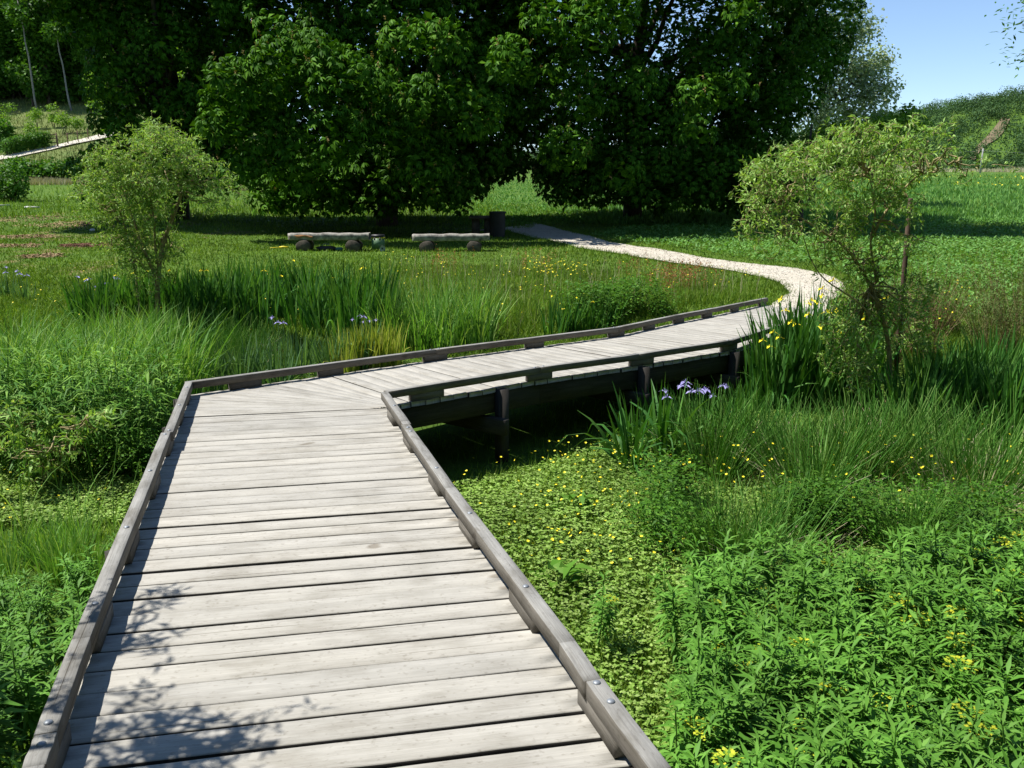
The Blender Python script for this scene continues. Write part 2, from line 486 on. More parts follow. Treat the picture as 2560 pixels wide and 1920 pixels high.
def ribbon(A, B, n, lift, wob, mat, name, m=6):
    A = resample(A, n); B = resample(B, n)
    wv = lambda: np.convolve(rng.normal(0, wob, n + 4), np.ones(5) / 5, 'valid')
    dirn = nrm(B - A)
    A = A - dirn * wv()[:, None] * 1.6; B = B + dirn * wv()[:, None] * 1.6
    V = []
    for j in range(m + 1):
        P = A + (B - A) * j / m
        V.append(np.column_stack([P, gz(P[:, 0], P[:, 1]) + lift]))
    V = np.concatenate(V)
    F = [[j * n + i, (j + 1) * n + i, (j + 1) * n + i + 1, j * n + i + 1] for j in range(m) for i in range(n - 1)]
    o = mesh_obj(name, V, np.array(F), mat, smooth=True)
    tag(o, kind='structure')
    return list(map(tuple, A)) + list(map(tuple, B[::-1]))
inner = gpoly([(1905, 772), (1945, 752), (1962, 735), (1955, 715), (1890, 692), (1760, 668), (1600, 646), (1450, 622), (1390, 606), (1310, 590), (1240, 572)]) 
outer = gpoly([(2010, 785), (2065, 760), (2112, 738), (2108, 708), (2040, 682), (1900, 664), (1750, 644), (1600, 619), (1500, 600), (1420, 580), (1330, 556)])
inner = [(5.2 - .9, 14.2)] + inner[1:]
outer = [(5.75, 13.75)] + outer[1:]
inner += [(-1.7, 29.5)]; outer += [(.6, 30.0)]
PATH = ribbon(inner, outer, 160, .03, .05, gravel('pale_gravel', (.55, .505, .415)), 'gravel_path')
hillA = [at(300, 342)[:2], at(240, 352)[:2], at(190, 362)[:2], at(130, 377)[:2], at(60, 392)[:2], at(-60, 410)[:2]]
hillB = [at(300, 329)[:2], at(240, 342)[:2], at(190, 354)[:2], at(130, 369)[:2], at(60, 384)[:2], at(-60, 400)[:2]]
HPATH = ribbon(hillA, hillB, 60, .12, .05, gravel('hill_gravel', (.62, .57, .47)), 'hill_path')

# ------------------------------------------------------------------ boardwalk
def at_s(poly, s):
    poly = np.asarray(poly, float)
    d = np.concatenate([[0], np.cumsum(np.linalg.norm(np.diff(poly, axis=0), axis=1))])
    return np.array([np.interp(s, d, poly[:, i]) for i in range(2)])
def plen(poly):
    poly = np.asarray(poly, float)
    return float(np.linalg.norm(np.diff(poly, axis=0), axis=1).sum())
# outer edges of the rails in plan
LA = np.array([(-.40, -1.0), (-1.329, 1.984), (-1.546, 2.679), (-2.393, 5.519), (-2.92, 7.296)])
RA = np.array([(1.36, -1.0), (.432, 1.986), (.294, 2.43), (.227, 2.679), (-.304, 4.358), (-.751, 5.857), (-1.05, 6.869)])
FB = np.array([(-2.92, 7.296), (-.871, 9.137), (1.366, 10.967), (2.433, 12.348), (3.342, 13.434), (4.488, 14.865)])
NB = np.array([(-1.05, 6.869), (.283, 8.008), (1.353, 8.788), (2.614, 9.793), (3.103, 10.474), (4.40, 12.15), (5.78, 13.86)])
BW = thing('boardwalk', 'weathered grey timber boardwalk with low kerb rails bending right over the marsh', 'boardwalk', (0, 0, 0))
deck = Soup(); deck.mi = []
def plank(a0, a1, b1, b0, z, rid, thick=.042, cut=None):
    """board between left ends a0,a1 and right ends b0,b1 (plan points)"""
    n = 14
    rows = []
    j0 = np.convolve(rng.normal(0, .0022, n + 3), np.ones(3) / 3, 'valid'); j1 = np.convolve(rng.normal(0, .0022, n + 3), np.ones(3) / 3, 'valid')
    L = np.linalg.norm(b0 - a0)
    wv = nrm((a1 - a0)[None])[0]
    P0 = [a0 + (b0 - a0) * i / n + wv * j0[i] for i in range(n + 1)]
    P1 = [a1 + (b1 - a1) * i / n + wv * j1[i] for i in range(n + 1)]
    if cut is not None:
        p, nn = cut
        keep0 = []
        for i in range(n + 1):
            q0, q1 = P0[i], P1[i]
            d0, d1 = np.dot(q0 - p, nn), np.dot(q1 - p, nn)
            if d1 <= 0 and d0 <= 0: continue
            if d0 < 0: q0 = q0 + (q1 - q0) * (-d0) / (d1 - d0)
            if d1 < 0: q1 = q1 + (q0 - q1) * (-d1) / (d0 - d1)
            keep0.append((q0, q1))
        if len(keep0) < 2: return
        P0 = [k[0] for k in keep0]; P1 = [k[1] for k in keep0]
    m = len(P0)
    dz = rng.normal(0, .0018); tilt = rng.normal(0, .0015); cup = .0025
    V = []; A = []
    for i in range(m):
        q0, q1 = P0[i], P1[i]; wd = np.linalg.norm(q1 - q0); mid = (q0 + q1) / 2
        u = np.linalg.norm(q0 - P0[0])
        for (q, v, h) in ((q0, 0, -thick), (q0, 0, -.004), (q0 + (q1 - q0) * .03, .03, 0), (mid, .5, -cup), (q1 + (q0 - q1) * .03, .97, 0), (q1, 1, -.004), (q1, 1, -thick)):
            zz = zdeck(q[1]) + dz + tilt * (v - .5) * 2 + h
            V.append((q[0], q[1], zz)); A.append((u, v * wd, rid))
    F = []
    for i in range(m - 1):
        for j in range(6): F.append([i * 7 + j, i * 7 + j + 1, (i + 1) * 7 + j + 1, (i + 1) * 7 + j])
        F.append([i * 7 + 6, i * 7, (i + 1) * 7, (i + 1) * 7 + 6])
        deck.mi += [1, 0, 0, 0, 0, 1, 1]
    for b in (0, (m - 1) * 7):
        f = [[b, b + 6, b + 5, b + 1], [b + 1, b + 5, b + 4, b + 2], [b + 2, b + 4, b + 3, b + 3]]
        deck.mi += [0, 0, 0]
        F += f if b else [q[::-1] if q[2] != q[3] else [q[1], q[0], q[2], q[2]] for q in f]
    deck.add(V, F, A)
seg = np.array([-1.59, 5.31]); seg /= np.linalg.norm(seg)
# first run: boards laid slightly askew to the walk
pd = nrm(np.array([[.980, .197]]))[0]
def edge_hit(poly, c, d):
    """point of polyline poly on the line c + t d"""
    best = None
    poly = np.asarray(poly, float)
    P = np.vstack([poly[0] + (poly[0] - poly[1]) * 3, poly, poly[-1] + (poly[-1] - poly[-2]) * .6])
    nn = np.array([-d[1], d[0]])
    for a, b in zip(P[:-1], P[1:]):
        da, db = np.dot(a - c, nn), np.dot(b - c, nn)
        if da * db <= 0 and da != db:
            return a + (b - a) * da / (da - db)
    return P[-1]
corner = np.array([-1.05, 6.80])
s = -7.9; k = 0
while s < -.02:
    wd = .132 + rng.normal(0, .002)
    gap = (.0075 if k % 2 else .017) + abs(rng.normal(0, .0012))
    s1 = min(s + wd, -.003)
    pdj = nrm(np.array([[.980, .197 + .012 * sstep(-4, 0, s) + rng.normal(0, .0012)]]))[0]
    c0, c1 = corner + seg * s, corner + seg * s1
    if c1[1] > -1.0:
        a0, b0 = edge_hit(LA, c0, pdj), edge_hit(RA, c0, pdj)
        a1, b1 = edge_hit(LA, c1, pdj), edge_hit(RA, c1, pdj)
        ja, jb = rng.uniform(-.008, .012), rng.uniform(-.008, .012)
        a0 = a0 - pdj * ja; a1 = a1 - pdj * ja; b0 = b0 + pdj * jb; b1 = b1 + pdj * jb
        plank(a0, a1, b1, b0, 0, rng.uniform(0, 60))
    s = s1 + gap; k += 1
cutp = corner + seg * .004; cutn = np.array([-pd[1], pd[0]])
# second run: fan at the corner, then boards square to the bending walk
FX = np.vstack([[-2.655, 6.405], FB]); EX = plen(FX) - plen(FB)
LB = plen(FX)
def near_for(sf):
    """near edge distance matching far edge distance sf"""
    return np.interp(sf - EX, [-EX, 0, .55, 1.35, 2.75, 5.64, 7.4, plen(FB)], [-.12, -.05, .0, .14, 1.55, 4.55, 6.25, plen(NB)])
s = .0; k = 0
NBx = np.vstack([NB[0] - nrm((NB[1] - NB[0])[None])[0] * 1.2, NB])
while s < LB - .05:
    wd = .148 + rng.normal(0, .002)
    gap = (.005 if k % 2 else .0125) + abs(rng.normal(0, .0012))
    s1 = s + wd
    a0, a1 = at_s(FX, s), at_s(FX, min(s1, LB))
    b0, b1 = at_s(NBx, near_for(s) + 1.2), at_s(NBx, near_for(s1) + 1.2)
    dd = nrm((b0 - a0)[None])[0]
    ja, jb = rng.uniform(-.008, .012), rng.uniform(-.008, .012)
    a0 = a0 - dd * ja; a1 = a1 - dd * ja; b0 = b0 + dd * jb; b1 = b1 + dd * jb
    plank(a0, a1, b1, b0, 0, rng.uniform(0, 60), cut=(cutp, cutn) if s < 4 else None)
    s = s1 + gap; k += 1
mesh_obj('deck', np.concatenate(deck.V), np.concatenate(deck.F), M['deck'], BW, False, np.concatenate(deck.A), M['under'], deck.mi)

def bolt(p, parent):
    V = []; n = 12; r = .0135
    for i, (rr, h) in enumerate(((1.0, 0), (.95, .0035), (.7, .0062), (.35, .0078))):
        a = np.arange(n) * 2 * np.pi / n
        V.append(np.column_stack([p[0] + r * rr * np.cos(a), p[1] + r * rr * np.sin(a), np.full(n, p[2] + h)]))
    V = np.concatenate(V + [np.array([[p[0], p[1], p[2] + .0083]])])
    F = [[i * n + j, i * n + (j + 1) % n, (i + 1) * n + (j + 1) % n, (i + 1) * n + j] for i in range(3) for j in range(n)]
    F += [[3 * n + j, 3 * n + (j + 1) % n, 4 * n, 4 * n] for j in range(n)]
    mesh_obj('bolt', V, np.array(F), M['bolt'], parent, smooth=True)
RW, RH = .060, .064
def off_poly(poly, d):
    poly = np.asarray(poly, float); out = []
    for i in range(len(poly)):
        a = poly[max(i - 1, 0)]; b = poly[min(i + 1, len(poly) - 1)]
        t = nrm((b - a)[None])[0]
        out.append(poly[i] + np.array([t[1], -t[0]]) * d)
    return np.array(out)
def rail_run(poly, inward, joints, blocks, steps=(), single=True):
    """joints: distances where one rail ends and the next begins"""
    Lr = plen(poly)
    mid = off_poly(poly, inward * RW / 2)
    cuts = [0] + list(joints) + [plen(mid)]
    rails = []
    for i in range(len(cuts) - 1):
        s0, s1 = cuts[i] + .002, cuts[i + 1] - .002
        stp = steps[i] if i < len(steps) else 0
        ss = [s0] + [v for v in np.cumsum(np.linalg.norm(np.diff(mid, axis=0), axis=1)) if s0 + .02 < v < s1 - .02] + [s1]
        sp = Soup(); rid = rng.uniform(0, 60); mi = []
        for a, b in zip(ss[:-1], ss[1:]):
            p, q = at_s(mid, a), at_s(mid, b)
            V, F, A = beam((*p, zdeck(p[1])), (*q, zdeck(q[1])), RW, RH, RH, 6, inward * stp, .0009, rid, .0022)
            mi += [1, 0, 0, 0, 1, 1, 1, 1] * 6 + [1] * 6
            A[:, 0] += a
            sp.add(V, F, A)
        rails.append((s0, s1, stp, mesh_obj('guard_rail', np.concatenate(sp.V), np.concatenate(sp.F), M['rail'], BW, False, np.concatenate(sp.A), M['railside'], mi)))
    for sb, bl in blocks:
        p, q = at_s(mid, sb - bl / 2), at_s(mid, sb + bl / 2)
        V, F, A = beam((*p, zdeck(p[1]) + .001), (*q, zdeck(q[1]) + .001), RW - .004, RH - .0015, 0, 2, 0, .0008, None, .002)
        Soup().add(V, F, A).obj('spacer_block', M['railside'], BW)
        for dd in ((-.055, .055) if any(abs(sb - j) < .2 for j in joints) else ((0.0,) if single else ())):
            pp = at_s(mid, sb + dd)
            for (s0, s1, stp, ro) in rails:
                if s0 <= sb + dd <= s1:
                    t = nrm((at_s(mid, sb + dd + .02) - at_s(mid, sb + dd - .02))[None])[0]
                    pp = pp + np.array([t[1], -t[0]]) * inward * stp
                    bolt((pp[0], pp[1], zdeck(pp[1]) + 2 * RH - .0005), ro)
def s_at_y(poly, y):
    poly = np.asarray(poly, float)
    d = np.concatenate([[0], np.cumsum(np.linalg.norm(np.diff(poly, axis=0), axis=1))])
    return float(np.interp(y, poly[:, 1], d))
# inward = side offset to the right of travel (+1) or left (-1)
rail_run(LA, 1, [s_at_y(LA, 1.98 + .15), s_at_y(LA, 5.52)], [(s_at_y(LA, y), .30) for y in (.4, 1.25, 2.13, 2.95, 3.75, 4.65, 5.52, 6.35)] + [(plen(LA) - .28, .26)], (0, -.004, .012))
rail_run(RA, -1, [s_at_y(RA, 2.43), s_at_y(RA, 5.76)], [(s_at_y(RA, y), .30) for y in (.5, 1.5, 2.36, 3.12, 3.96, 4.72, 5.62, 6.35)], (0, .004, -.008))
rail_run(FB, 1, [2.75, 5.64, 8.3], [(.55, .30), (1.45, .27), (2.75, .30), (4.2, .27), (5.64, .30), (6.5, .27), (7.4, .27), (8.3, .28), (9.3, .25), (10.45, .25)], (), False)
rail_run(NB, -1, [1.75, 4.68, 7.8], [(.42, .34), (1.75, .30), (3.15, .34), (4.68, .32), (5.6, .26), (6.9, .26), (7.8, .26), (9.1, .26)], (), False)

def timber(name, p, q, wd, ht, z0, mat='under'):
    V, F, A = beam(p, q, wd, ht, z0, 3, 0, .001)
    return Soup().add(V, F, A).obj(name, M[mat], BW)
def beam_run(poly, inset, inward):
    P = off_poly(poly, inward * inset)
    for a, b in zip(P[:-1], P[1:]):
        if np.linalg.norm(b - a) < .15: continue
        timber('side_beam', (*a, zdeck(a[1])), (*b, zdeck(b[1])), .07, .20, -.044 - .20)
beam_run([LA[0], LA[1], LA[3], LA[4]], .05, 1)
beam_run([RA[0], RA[1], RA[4], RA[6]], .05, -1)
beam_run(FB, .05, 1); beam_run(NB, .05, -1)
def post(p):
    z1 = zdeck(p[1]) - .012
    z0 = float(gz(p[0], p[1])) - .25
    if z1 - z0 < .15: return
    a = .047
    V = []; A = []; rid = rng.uniform(0, 60)
    for z in (z0, z1):
        for (x, y) in ((-a, -a), (a, -a), (a, a), (-a, a)):
            V.append((p[0] + x * .76 + y * .65, p[1] + y * .76 - x * .65, z)); A.append((z, x * 1.4 + y, rid))
    F = [[0, 1, 5, 4], [1, 2, 6, 5], [2, 3, 7, 6], [3, 0, 4, 7], [4, 5, 6, 7], [3, 2, 1, 0]]
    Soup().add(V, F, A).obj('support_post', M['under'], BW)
def bent(near, far):
    """a pair of posts and the cross beam they carry"""
    near = np.asarray(near); far = np.asarray(far)
    d = nrm((near - far)[None])[0]
    post(near + d * .035); post(far - d * .035)
    a, b = far - d * .16, near + d * .16
    zc = min(zdeck(a[1]), zdeck(b[1])) - .246 - .15
    a2 = np.array([d[1], -d[0]]) * .09
    if zc > min(float(gz(*a)), float(gz(*b))) - .1:
        timber('cross_beam', (*(a + a2), zc), (*(b + a2), zc), .075, .15, 0)
for sn, sf in ((1.22, 2.0), (3.12, 4.1), (4.68, 5.7), (6.4, 7.6), (7.9, 9.2)):
    bent(at_s(NB, sn), at_s(FB, sf))
for y in (.6, 3.6):
    bent(at_s(RA, s_at_y(RA, y)), at_s(LA, s_at_y(LA, y + .2)))
bent(at_s(RA, plen(RA) - .15), at_s(LA, plen(LA) - .12))
DECKPOLY = [tuple(p) for p in LA] + [tuple(p) for p in FB[1:]] + [tuple(p) for p in NB[::-1]] + [tuple(p) for p in RA[::-1][1:]]
DECKPOLY = np.array(DECKPOLY)

# ------------------------------------------------------------------ trees
def sphdir(n, zmin=-1.0):
    z = rng.uniform(zmin, 1, n); a = rng.uniform(0, 2 * np.pi, n); r = np.sqrt(1 - z * z)
    return np.stack([r * np.cos(a), r * np.sin(a), z], 1)
def wiggle(p, q, n, amp):
    p = np.asarray(p, float); q = np.asarray(q, float)
    t = np.linspace(0, 1, n)[:, None]
    w = np.cumsum(rng.normal(0, amp, (n, 3)), 0); w -= t * w[-1]
    w[0] = 0
    return p + (q - p) * t + w * np.sin(np.pi * t) ** .5
def palmate(C, A, N, L, nl=6):
    """palmate leaves: centre C, axis A, upper side N"""
    A = nrm(A); B = nrm(np.cross(N, A)); N = nrm(np.cross(A, B))
    Vs = Soup()
    for k, ph in enumerate(np.linspace(-1.75, 1.75, nl)):
        D = A * math.cos(ph) + B * math.sin(ph) - N * (.25 + .18 * abs(ph))
        ll = L * (1 - .22 * abs(ph)) * rng.uniform(.85, 1.1, len(C))
        V, F = leaves(C, D, N - .3 * A, ll, ll * .36, .12, .28)
        Vs.add(V, F)
    return np.concatenate(Vs.V), np.concatenate(Vs.F)
def chestnut(base, lobes, shoots, label, fill=5000, zmin=1.1, seed=1, gaps=()):
    global rng
    rng = np.random.default_rng(seed)
    bx, by = base; bz = float(gz(bx, by))
    t = thing('horse_chestnut_tree', label, 'tree', (bx, by, bz))
    o = np.array([bx, by, bz])
    cen = np.array([l[:3] for l in lobes]); rad = np.array([l[3:6] for l in lobes])
    crown = Soup(); pan = Soup()
    P = []; DIR = []
    for i, l in enumerate(lobes):
        area = (l[3] * l[4] + l[3] * l[5] + l[4] * l[5]) / 3
        n = int(shoots * area * (l[6] if len(l) > 6 else 1))
        d = sphdir(n, -.75)
        lump = 1 + .10 * np.sin(d[:, 0] * 7 + d[:, 2] * 5 + i) * np.sin(d[:, 1] * 6 - d[:, 2] * 8) + rng.normal(0, .05, n)
        p = cen[i] + d * rad[i] * lump[:, None]
        keep = np.ones(n, bool)
        for j in range(len(lobes)):
            if j != i:
                q = (p - cen[j]) / rad[j]
                keep &= ~((q ** 2).sum(1) < .72)
        P.append(p[keep]); DIR.append(d[keep])
    P = np.concatenate(P); DIR = np.concatenate(DIR)
    zlow = zmin + .35 * np.sin(P[:, 0] * 1.7) + .25 * np.sin(P[:, 0] * 4.1 + P[:, 1]) + rng.normal(0, .12, len(P))
    ok = P[:, 2] > zlow + gz(P[:, 0], P[:, 1]) * .6
    for (gx0, gx1, gzz) in gaps:
        ok &= ~((P[:, 0] > gx0) & (P[:, 0] < gx1) & (P[:, 2] < gzz + rng.normal(0, .12, len(P))))
    P, DIR = P[ok], DIR[ok]
    n = len(P)
    ax = nrm(DIR * [.9, .9, .55] + [0, 0, .15])
    rnd = nrm(rng.normal(0, 1, (n, 3))); e1 = nrm(np.cross(ax, rnd)); e2 = np.cross(ax, e1)
    ph0 = rng.uniform(0, 2 * np.pi, n)
    nlv = 5
    for k in range(nlv):
        a = ph0 + k * 2 * np.pi / nlv + rng.normal(0, .25, n)
        rad_d = e1 * np.cos(a)[:, None] + e2 * np.sin(a)[:, None] + ax * .45
        pet = rng.uniform(.10, .22, n)[:, None]
        C = P + nrm(rad_d) * pet
        A = nrm(rad_d * [1, 1, .5] + [0, 0, -.35])
        Nn = ax * .6 + np.array([0, 0, .8]) + rng.normal(0, .2, (n, 3))
        V, F = palmate(C, A, Nn, rng.uniform(.19, .27, n), 6)
        crown.add(V, F)
    # leaves deeper inside the crown
    k = rng.choice(len(lobes), fill, p=(rad.prod(1) ** .8) / (rad.prod(1) ** .8).sum())
    d = sphdir(fill, -1); r = rng.uniform(.2, .96, fill) ** .5
    q = cen[k] + d * rad[k] * r[:, None]
    zl = zmin + .5 + rng.normal(0, .25, fill) + gz(q[:, 0], q[:, 1]) * .6
    okq = q[:, 2] > zl
    for (gx0, gx1, gzz) in gaps:
        okq &= ~((q[:, 0] > gx0 - .2) & (q[:, 0] < gx1 + .2) & (q[:, 2] < gzz + .2))
    q = q[okq]
    V, F = leaves(q, rng.normal(0, 1, q.shape) * [1, 1, .5], rng.normal(0, .6, q.shape) + [0, 0, .5], rng.uniform(.2, .33, len(q)), rng.uniform(.13, .2, len(q)))
    crown.add(V, F)
    crown.shift(-o).obj('crown', M['chestnut'], t)
    # spent flower spikes
    pk = rng.random(n) < .24
    c = P[pk] + ax[pk] * .08
    m = len(c)
    if m:
        for j in range(9):
            h = rng.uniform(.02, .22, m)
            pp = c + nrm(ax[pk] * .6 + [0, 0, .8]) * h[:, None]
            V, F = leaves(pp, rng.normal(0, 1, (m, 3)) + [0, 0, .4], rng.normal(0, 1, (m, 3)), .065, .038, simple=True)
            pan.add(V, F)
        pan.shift(-o).obj('flower_spikes', M['panicle'], t)
    tr = Soup()
    top = np.array([bx + .2, by, cen[0][2] + 2.0])
    tp = wiggle((bx, by, bz - .3), top, 12, .07)
    V, F = tube(tp, np.linspace(.42, .10, 12), 10); tr.add(V, F)
    for i in range(min(len(lobes), 26)):
        s0 = tp[min(2 + int(rng.integers(0, 6)), 10)]
        V, F = tube(wiggle(s0, cen[i] + [0, 0, -.1], 8, .10), np.linspace(.15, .03, 8), 6); tr.add(V, F)
    tr.shift(-o).obj('trunk', M['bark'], t, True)
    return t
def plobes(lst, Y, flat=.85):
    out = []
    for px, py, r in lst:
        x, y, z = aty(px, py, Y + rng.uniform(-.5, .5))
        rr = r * Y / 2100.0
        out.append((x, y, z, rr, rr * .9, rr * flat, 1.25))
    return out
def around(c, rx, ry, rz, n, r, zlo=-.6, zhi=.9):
    out = []
    for i in range(n):
        a = 2.39996 * i + rng.uniform(-.2, .2); zz = zlo + (zhi - zlo) * (i + .5) / n
        k = math.sqrt(max(0, 1 - zz * zz))
        q = rng.uniform(.75, 1.2) * r
        out.append((c[0] + rx * k * math.cos(a), c[1] + ry * k * math.sin(a), c[2] + rz * zz, q, q, q * .8, 1.0))
    return out
# left tree, in front of the wood
def overhang(x0, x1, n, y0, y1, z0, z1, r):  # unseen upper boughs, added and placed to shade the crown fronts
    return [(rng.uniform(x0, x1) if i > 1 else (x0, x1)[i], rng.uniform(y0, y1), rng.uniform(z0, z1), r * rng.uniform(.85, 1.2), r * rng.uniform(.85, 1.1), r * .7, 1.3) for i in range(n)]
def skirt(c, rx, ry, n, z, r, skip=None):
    out = []
    for i in range(n):
        a = 2 * math.pi * i / n + rng.uniform(-.1, .1)
        x, y = c[0] + rx * math.cos(a), c[1] + ry * math.sin(a)
        if skip and skip[0] < x < skip[1]: continue
        out.append((x, y, z + rng.uniform(-.25, .35) + .55 * float(gz(x, y)), r * rng.uniform(.85, 1.15), r, r * .95, .9))
    return out
c1 = (-13.0, 33.4, 6.6)
chestnut((-13.0, 33.4), [(*c1, 2.2, 3.0, 5.2), (-12.8, 33.2, 11, 4.2, 4.2, 3.4)] + around(c1, 2.1, 2.8, 4.8, 20, 1.05, -.9, .8) + around((-12.8, 33.2, 11), 3.9, 3.9, 3.2, 16, 1.3, -.3, .9) +
         skirt(c1, 2.6, 3.0, 9, 1.9, 1.0) + overhang(-19, -13.5, 26, 29.8, 33.0, 9.0, 14, 1.7) +
         plobes([(300, 15, 62), (235, 5, 60), (170, -5, 55), (400, 70, 70), (600, 60, 80), (500, 270, 80), (560, 400, 62), (300, 160, 50), (290, 250, 40), (330, 330, 55), (420, 420, 80), (480, 470, 60)], 31.6), 34,
         'dark horse chestnut tree behind the round willow, next to the wooded slope', 42000, 1.5, 11, gaps=((-9.9, -8.6, 2.3),))
c2 = (-4.9, 32.0, 8.0)
chestnut((-4.7, 32.0), [(*c2, 4.7, 4.2, 6.6)] + around(c2, 4.5, 4.0, 6.0, 26, 1.4, -.85, .9) + skirt(c2, 4.3, 4.4, 18, 1.75, 1.15, (-1.6, 3)) + overhang(-6.2, .8, 26, 28.2, 31.0, 9.0, 13.5, 1.6) +
         plobes([(560, 310, 66), (625, 225, 80), (700, 165, 66), (790, 150, 75), (850, 200, 85), (935, 235, 80), (1000, 310, 75), (1060, 240, 55), (1175, 285, 72),
                 (1130, 250, 60), (640, 340, 75), (730, 410, 85), (850, 340, 75), (600, 430, 50), (1060, 410, 52), (560, 200, 60)], 25.0) +
         plobes([(960, 430, 80), (1095, 470, 55), (790, 470, 80), (690, 490, 60), (900, 490, 70)], 27.2) +
         plobes([(1010, 105, 52), (1100, 100, 60), (690, 70, 42), (1270, 150, 62)], 25.4) +
         plobes([(1180, 120, 90), (1230, 250, 90), (1200, 380, 85), (1150, 440, 70)], 31.5), 38,
         'broad horse chestnut tree with sunlit front boughs behind the two log benches', 66000, .45, 12, gaps=((-1.45, 3, 1.25), (-14, -8.4, 1.9)))
c3 = (5.4, 35.6, 8.6)
chestnut((5.0, 35.6), [(*c3, 6.0, 4.6, 7.4)] + around(c3, 5.8, 4.2, 6.7, 34, 1.55, -.9, .9) + skirt((5.4, 35.2, 0), 5.0, 4.4, 24, 1.75, 1.25, (-3, 1.9)) + overhang(-3.5, 10, 54, 28.6, 32.5, 9.0, 14, 1.7) +
         plobes([(1420, 190, 56), (1450, 260, 45), (1415, 370, 54), (1470, 60, 70), (1600, 190, 36), (1760, 240, 60), (1835, 220, 46), (1740, 330, 38), (1560, 430, 38), (1850, 30, 40), (1540, 30, 50), (1360, 40, 50)], 26.4) +
         plobes([(1700, 470, 90), (1850, 470, 80), (1920, 420, 55), (1500, 380, 90), (1640, 300, 100), (1600, 480, 70), (1780, 500, 60), (1930, 330, 60), (1980, 240, 60), (2040, 150, 60)], 32.0) + plobes([(1950, 200, 95), (2010, 110, 95), (1880, 320, 95), (2060, 40, 85), (1860, 180, 110), (1760, 260, 110), (1900, 60, 110)], 35.5) +
         plobes([(1300, 130, 100), (1340, 260, 95), (1310, 370, 80), (1400, 420, 60), (1260, 60, 90), (1220, 330, 90), (1250, 400, 70)], 33.5), 36,
         'largest dark horse chestnut tree where the pale path enters the shade', 84000, .45, 13, gaps=((-1.6, 1.6, 1.15),))
rng = np.random.default_rng(99)

def leafcloud(lobes, dens, L, W, simple=True, up=.6, shell=.55):
    s = Soup()
    for l in lobes:
        n = int(dens * (l[3] * l[4] + l[3] * l[5] + l[4] * l[5]) / 3)
        d = sphdir(n); r = rng.uniform(shell, 1.06, n) * (1 + .13 * np.sin(d[:, 0] * 6 + l[0]) * np.sin(d[:, 2] * 7 + d[:, 1] * 4))
        p = np.array(l[:3]) + d * np.array(l[3:6]) * r[:, None]
        V, F = leaves(p, d * [1, 1, .3] + rng.normal(0, .6, (n, 3)) - [0, 0, .25], d * .6 + [0, 0, up] + rng.normal(0, .45, (n, 3)),
                      L * rng.uniform(.7, 1.25, n), W * rng.uniform(.7, 1.25, n), simple=simple)
        s.add(V, F)
    return s
# --- trees of the wood on the left slope
def wood_tree(h, seed):
    global rng
    rng = np.random.default_rng(seed)
    t = thing('woodland_tree', None, 'tree')
    tr = Soup()
    pts = wiggle((0, 0, -.5), (rng.uniform(-.5, .5), 0, h * .9), 9, .10)
    V, F = tube(pts, np.linspace(.17, .05, 9), 7); tr.add(V, F)
    lobes = []
    for i in range(20):
        f = rng.uniform(.08, 1.0); a = rng.uniform(0, 6.28); rr = rng.uniform(.6, 2.3) * (1.15 - .75 * abs(f - .6))
        q = np.array([math.cos(a) * rr, math.sin(a) * rr, h * f])
        r = rng.uniform(1.0, 1.7)
        lobes.append((*q, r, r, r * .8))
        V, F = tube(wiggle(pts[min(8, int(f * 7))], q, 5, .08), np.linspace(.07, .02, 5), 5); tr.add(V, F)
    leafcloud(lobes, 170, .42, .30).obj('crown', M['forest'], t)
    tr.obj('trunk', M['bark'], t, True)
    return t
wp = [wood_tree(h, 300 + i) for i, h in enumerate((15, 17, 14, 18))]
rng = np.random.default_rng(5)
spots = []
for px in np.arange(-180, 330, 26):
    for Y in (99, 106, 114, 124, 136):
        spots.append((px + rng.uniform(-14, 14), Y + rng.uniform(-3, 3)))
for px in np.arange(345, 720, 32):
    for Y in (108, 124):
        spots.append((px + rng.uniform(-14, 14), Y + rng.uniform(-4, 4)))
first = [True] * 4
for i, (px, Y) in enumerate(spots):
    k = int(rng.integers(0, 4))
    o = wp[k] if first[k] else copy_tree(wp[k]); first[k] = False
    x = (px - 1280) / FPX * Y / 1.03
    o.location = (x, Y, float(gz(x, Y)) - .2)
    o.rotation_euler = (rng.normal(0, .03), rng.normal(0, .03), rng.uniform(0, 6.28))
    s = rng.uniform(.8, 1.12) * (.72 if px > 330 else 1) * (.88 if px > 230 else 1)
    o.scale = (s, s, s)
    front = Y < 103
    tag(o, ('tall slender tree at the front edge of the wood above the bare slope' if front else
            'tall leafy tree deeper inside the wood on the left slope') if px < 335 else
        'leafy tree of the wood glimpsed behind the horse chestnuts', 'tree',
        'trees at the front of the wood' if front and px < 335 else ('trees inside the wood' if px < 335 else 'wood behind the chestnuts'))
# pale birch-like trunks standing at the edge of the wood
for px, h, lab in ((108, 11, 'slim pale trunked tree at the wood edge, nearer the middle of the bare slope'), (193, 10, 'slim pale trunked tree at the wood edge, nearest the horse chestnut')):
    x, y, z = at(px, 272)
    t = thing('pale_trunk_tree', lab, 'tree', (x, y - 1.2, float(gz(x, y - 1.2))))
    pts = wiggle((0, 0, -.3), (-.8, .2, h), 9, .09)
    V, F = tube(pts, np.linspace(.11, .05, 9), 8); Soup().add(V, F).obj('trunk', M['birch'], t, True)
    leafcloud([(-.8 + rng.normal(0, .9), .3 + rng.normal(0, .7), h + rng.uniform(-2.5, 1.5), 1.1, 1.1, .8) for _ in range(8)], 120, .35, .25).obj('crown', M['forest'], t)

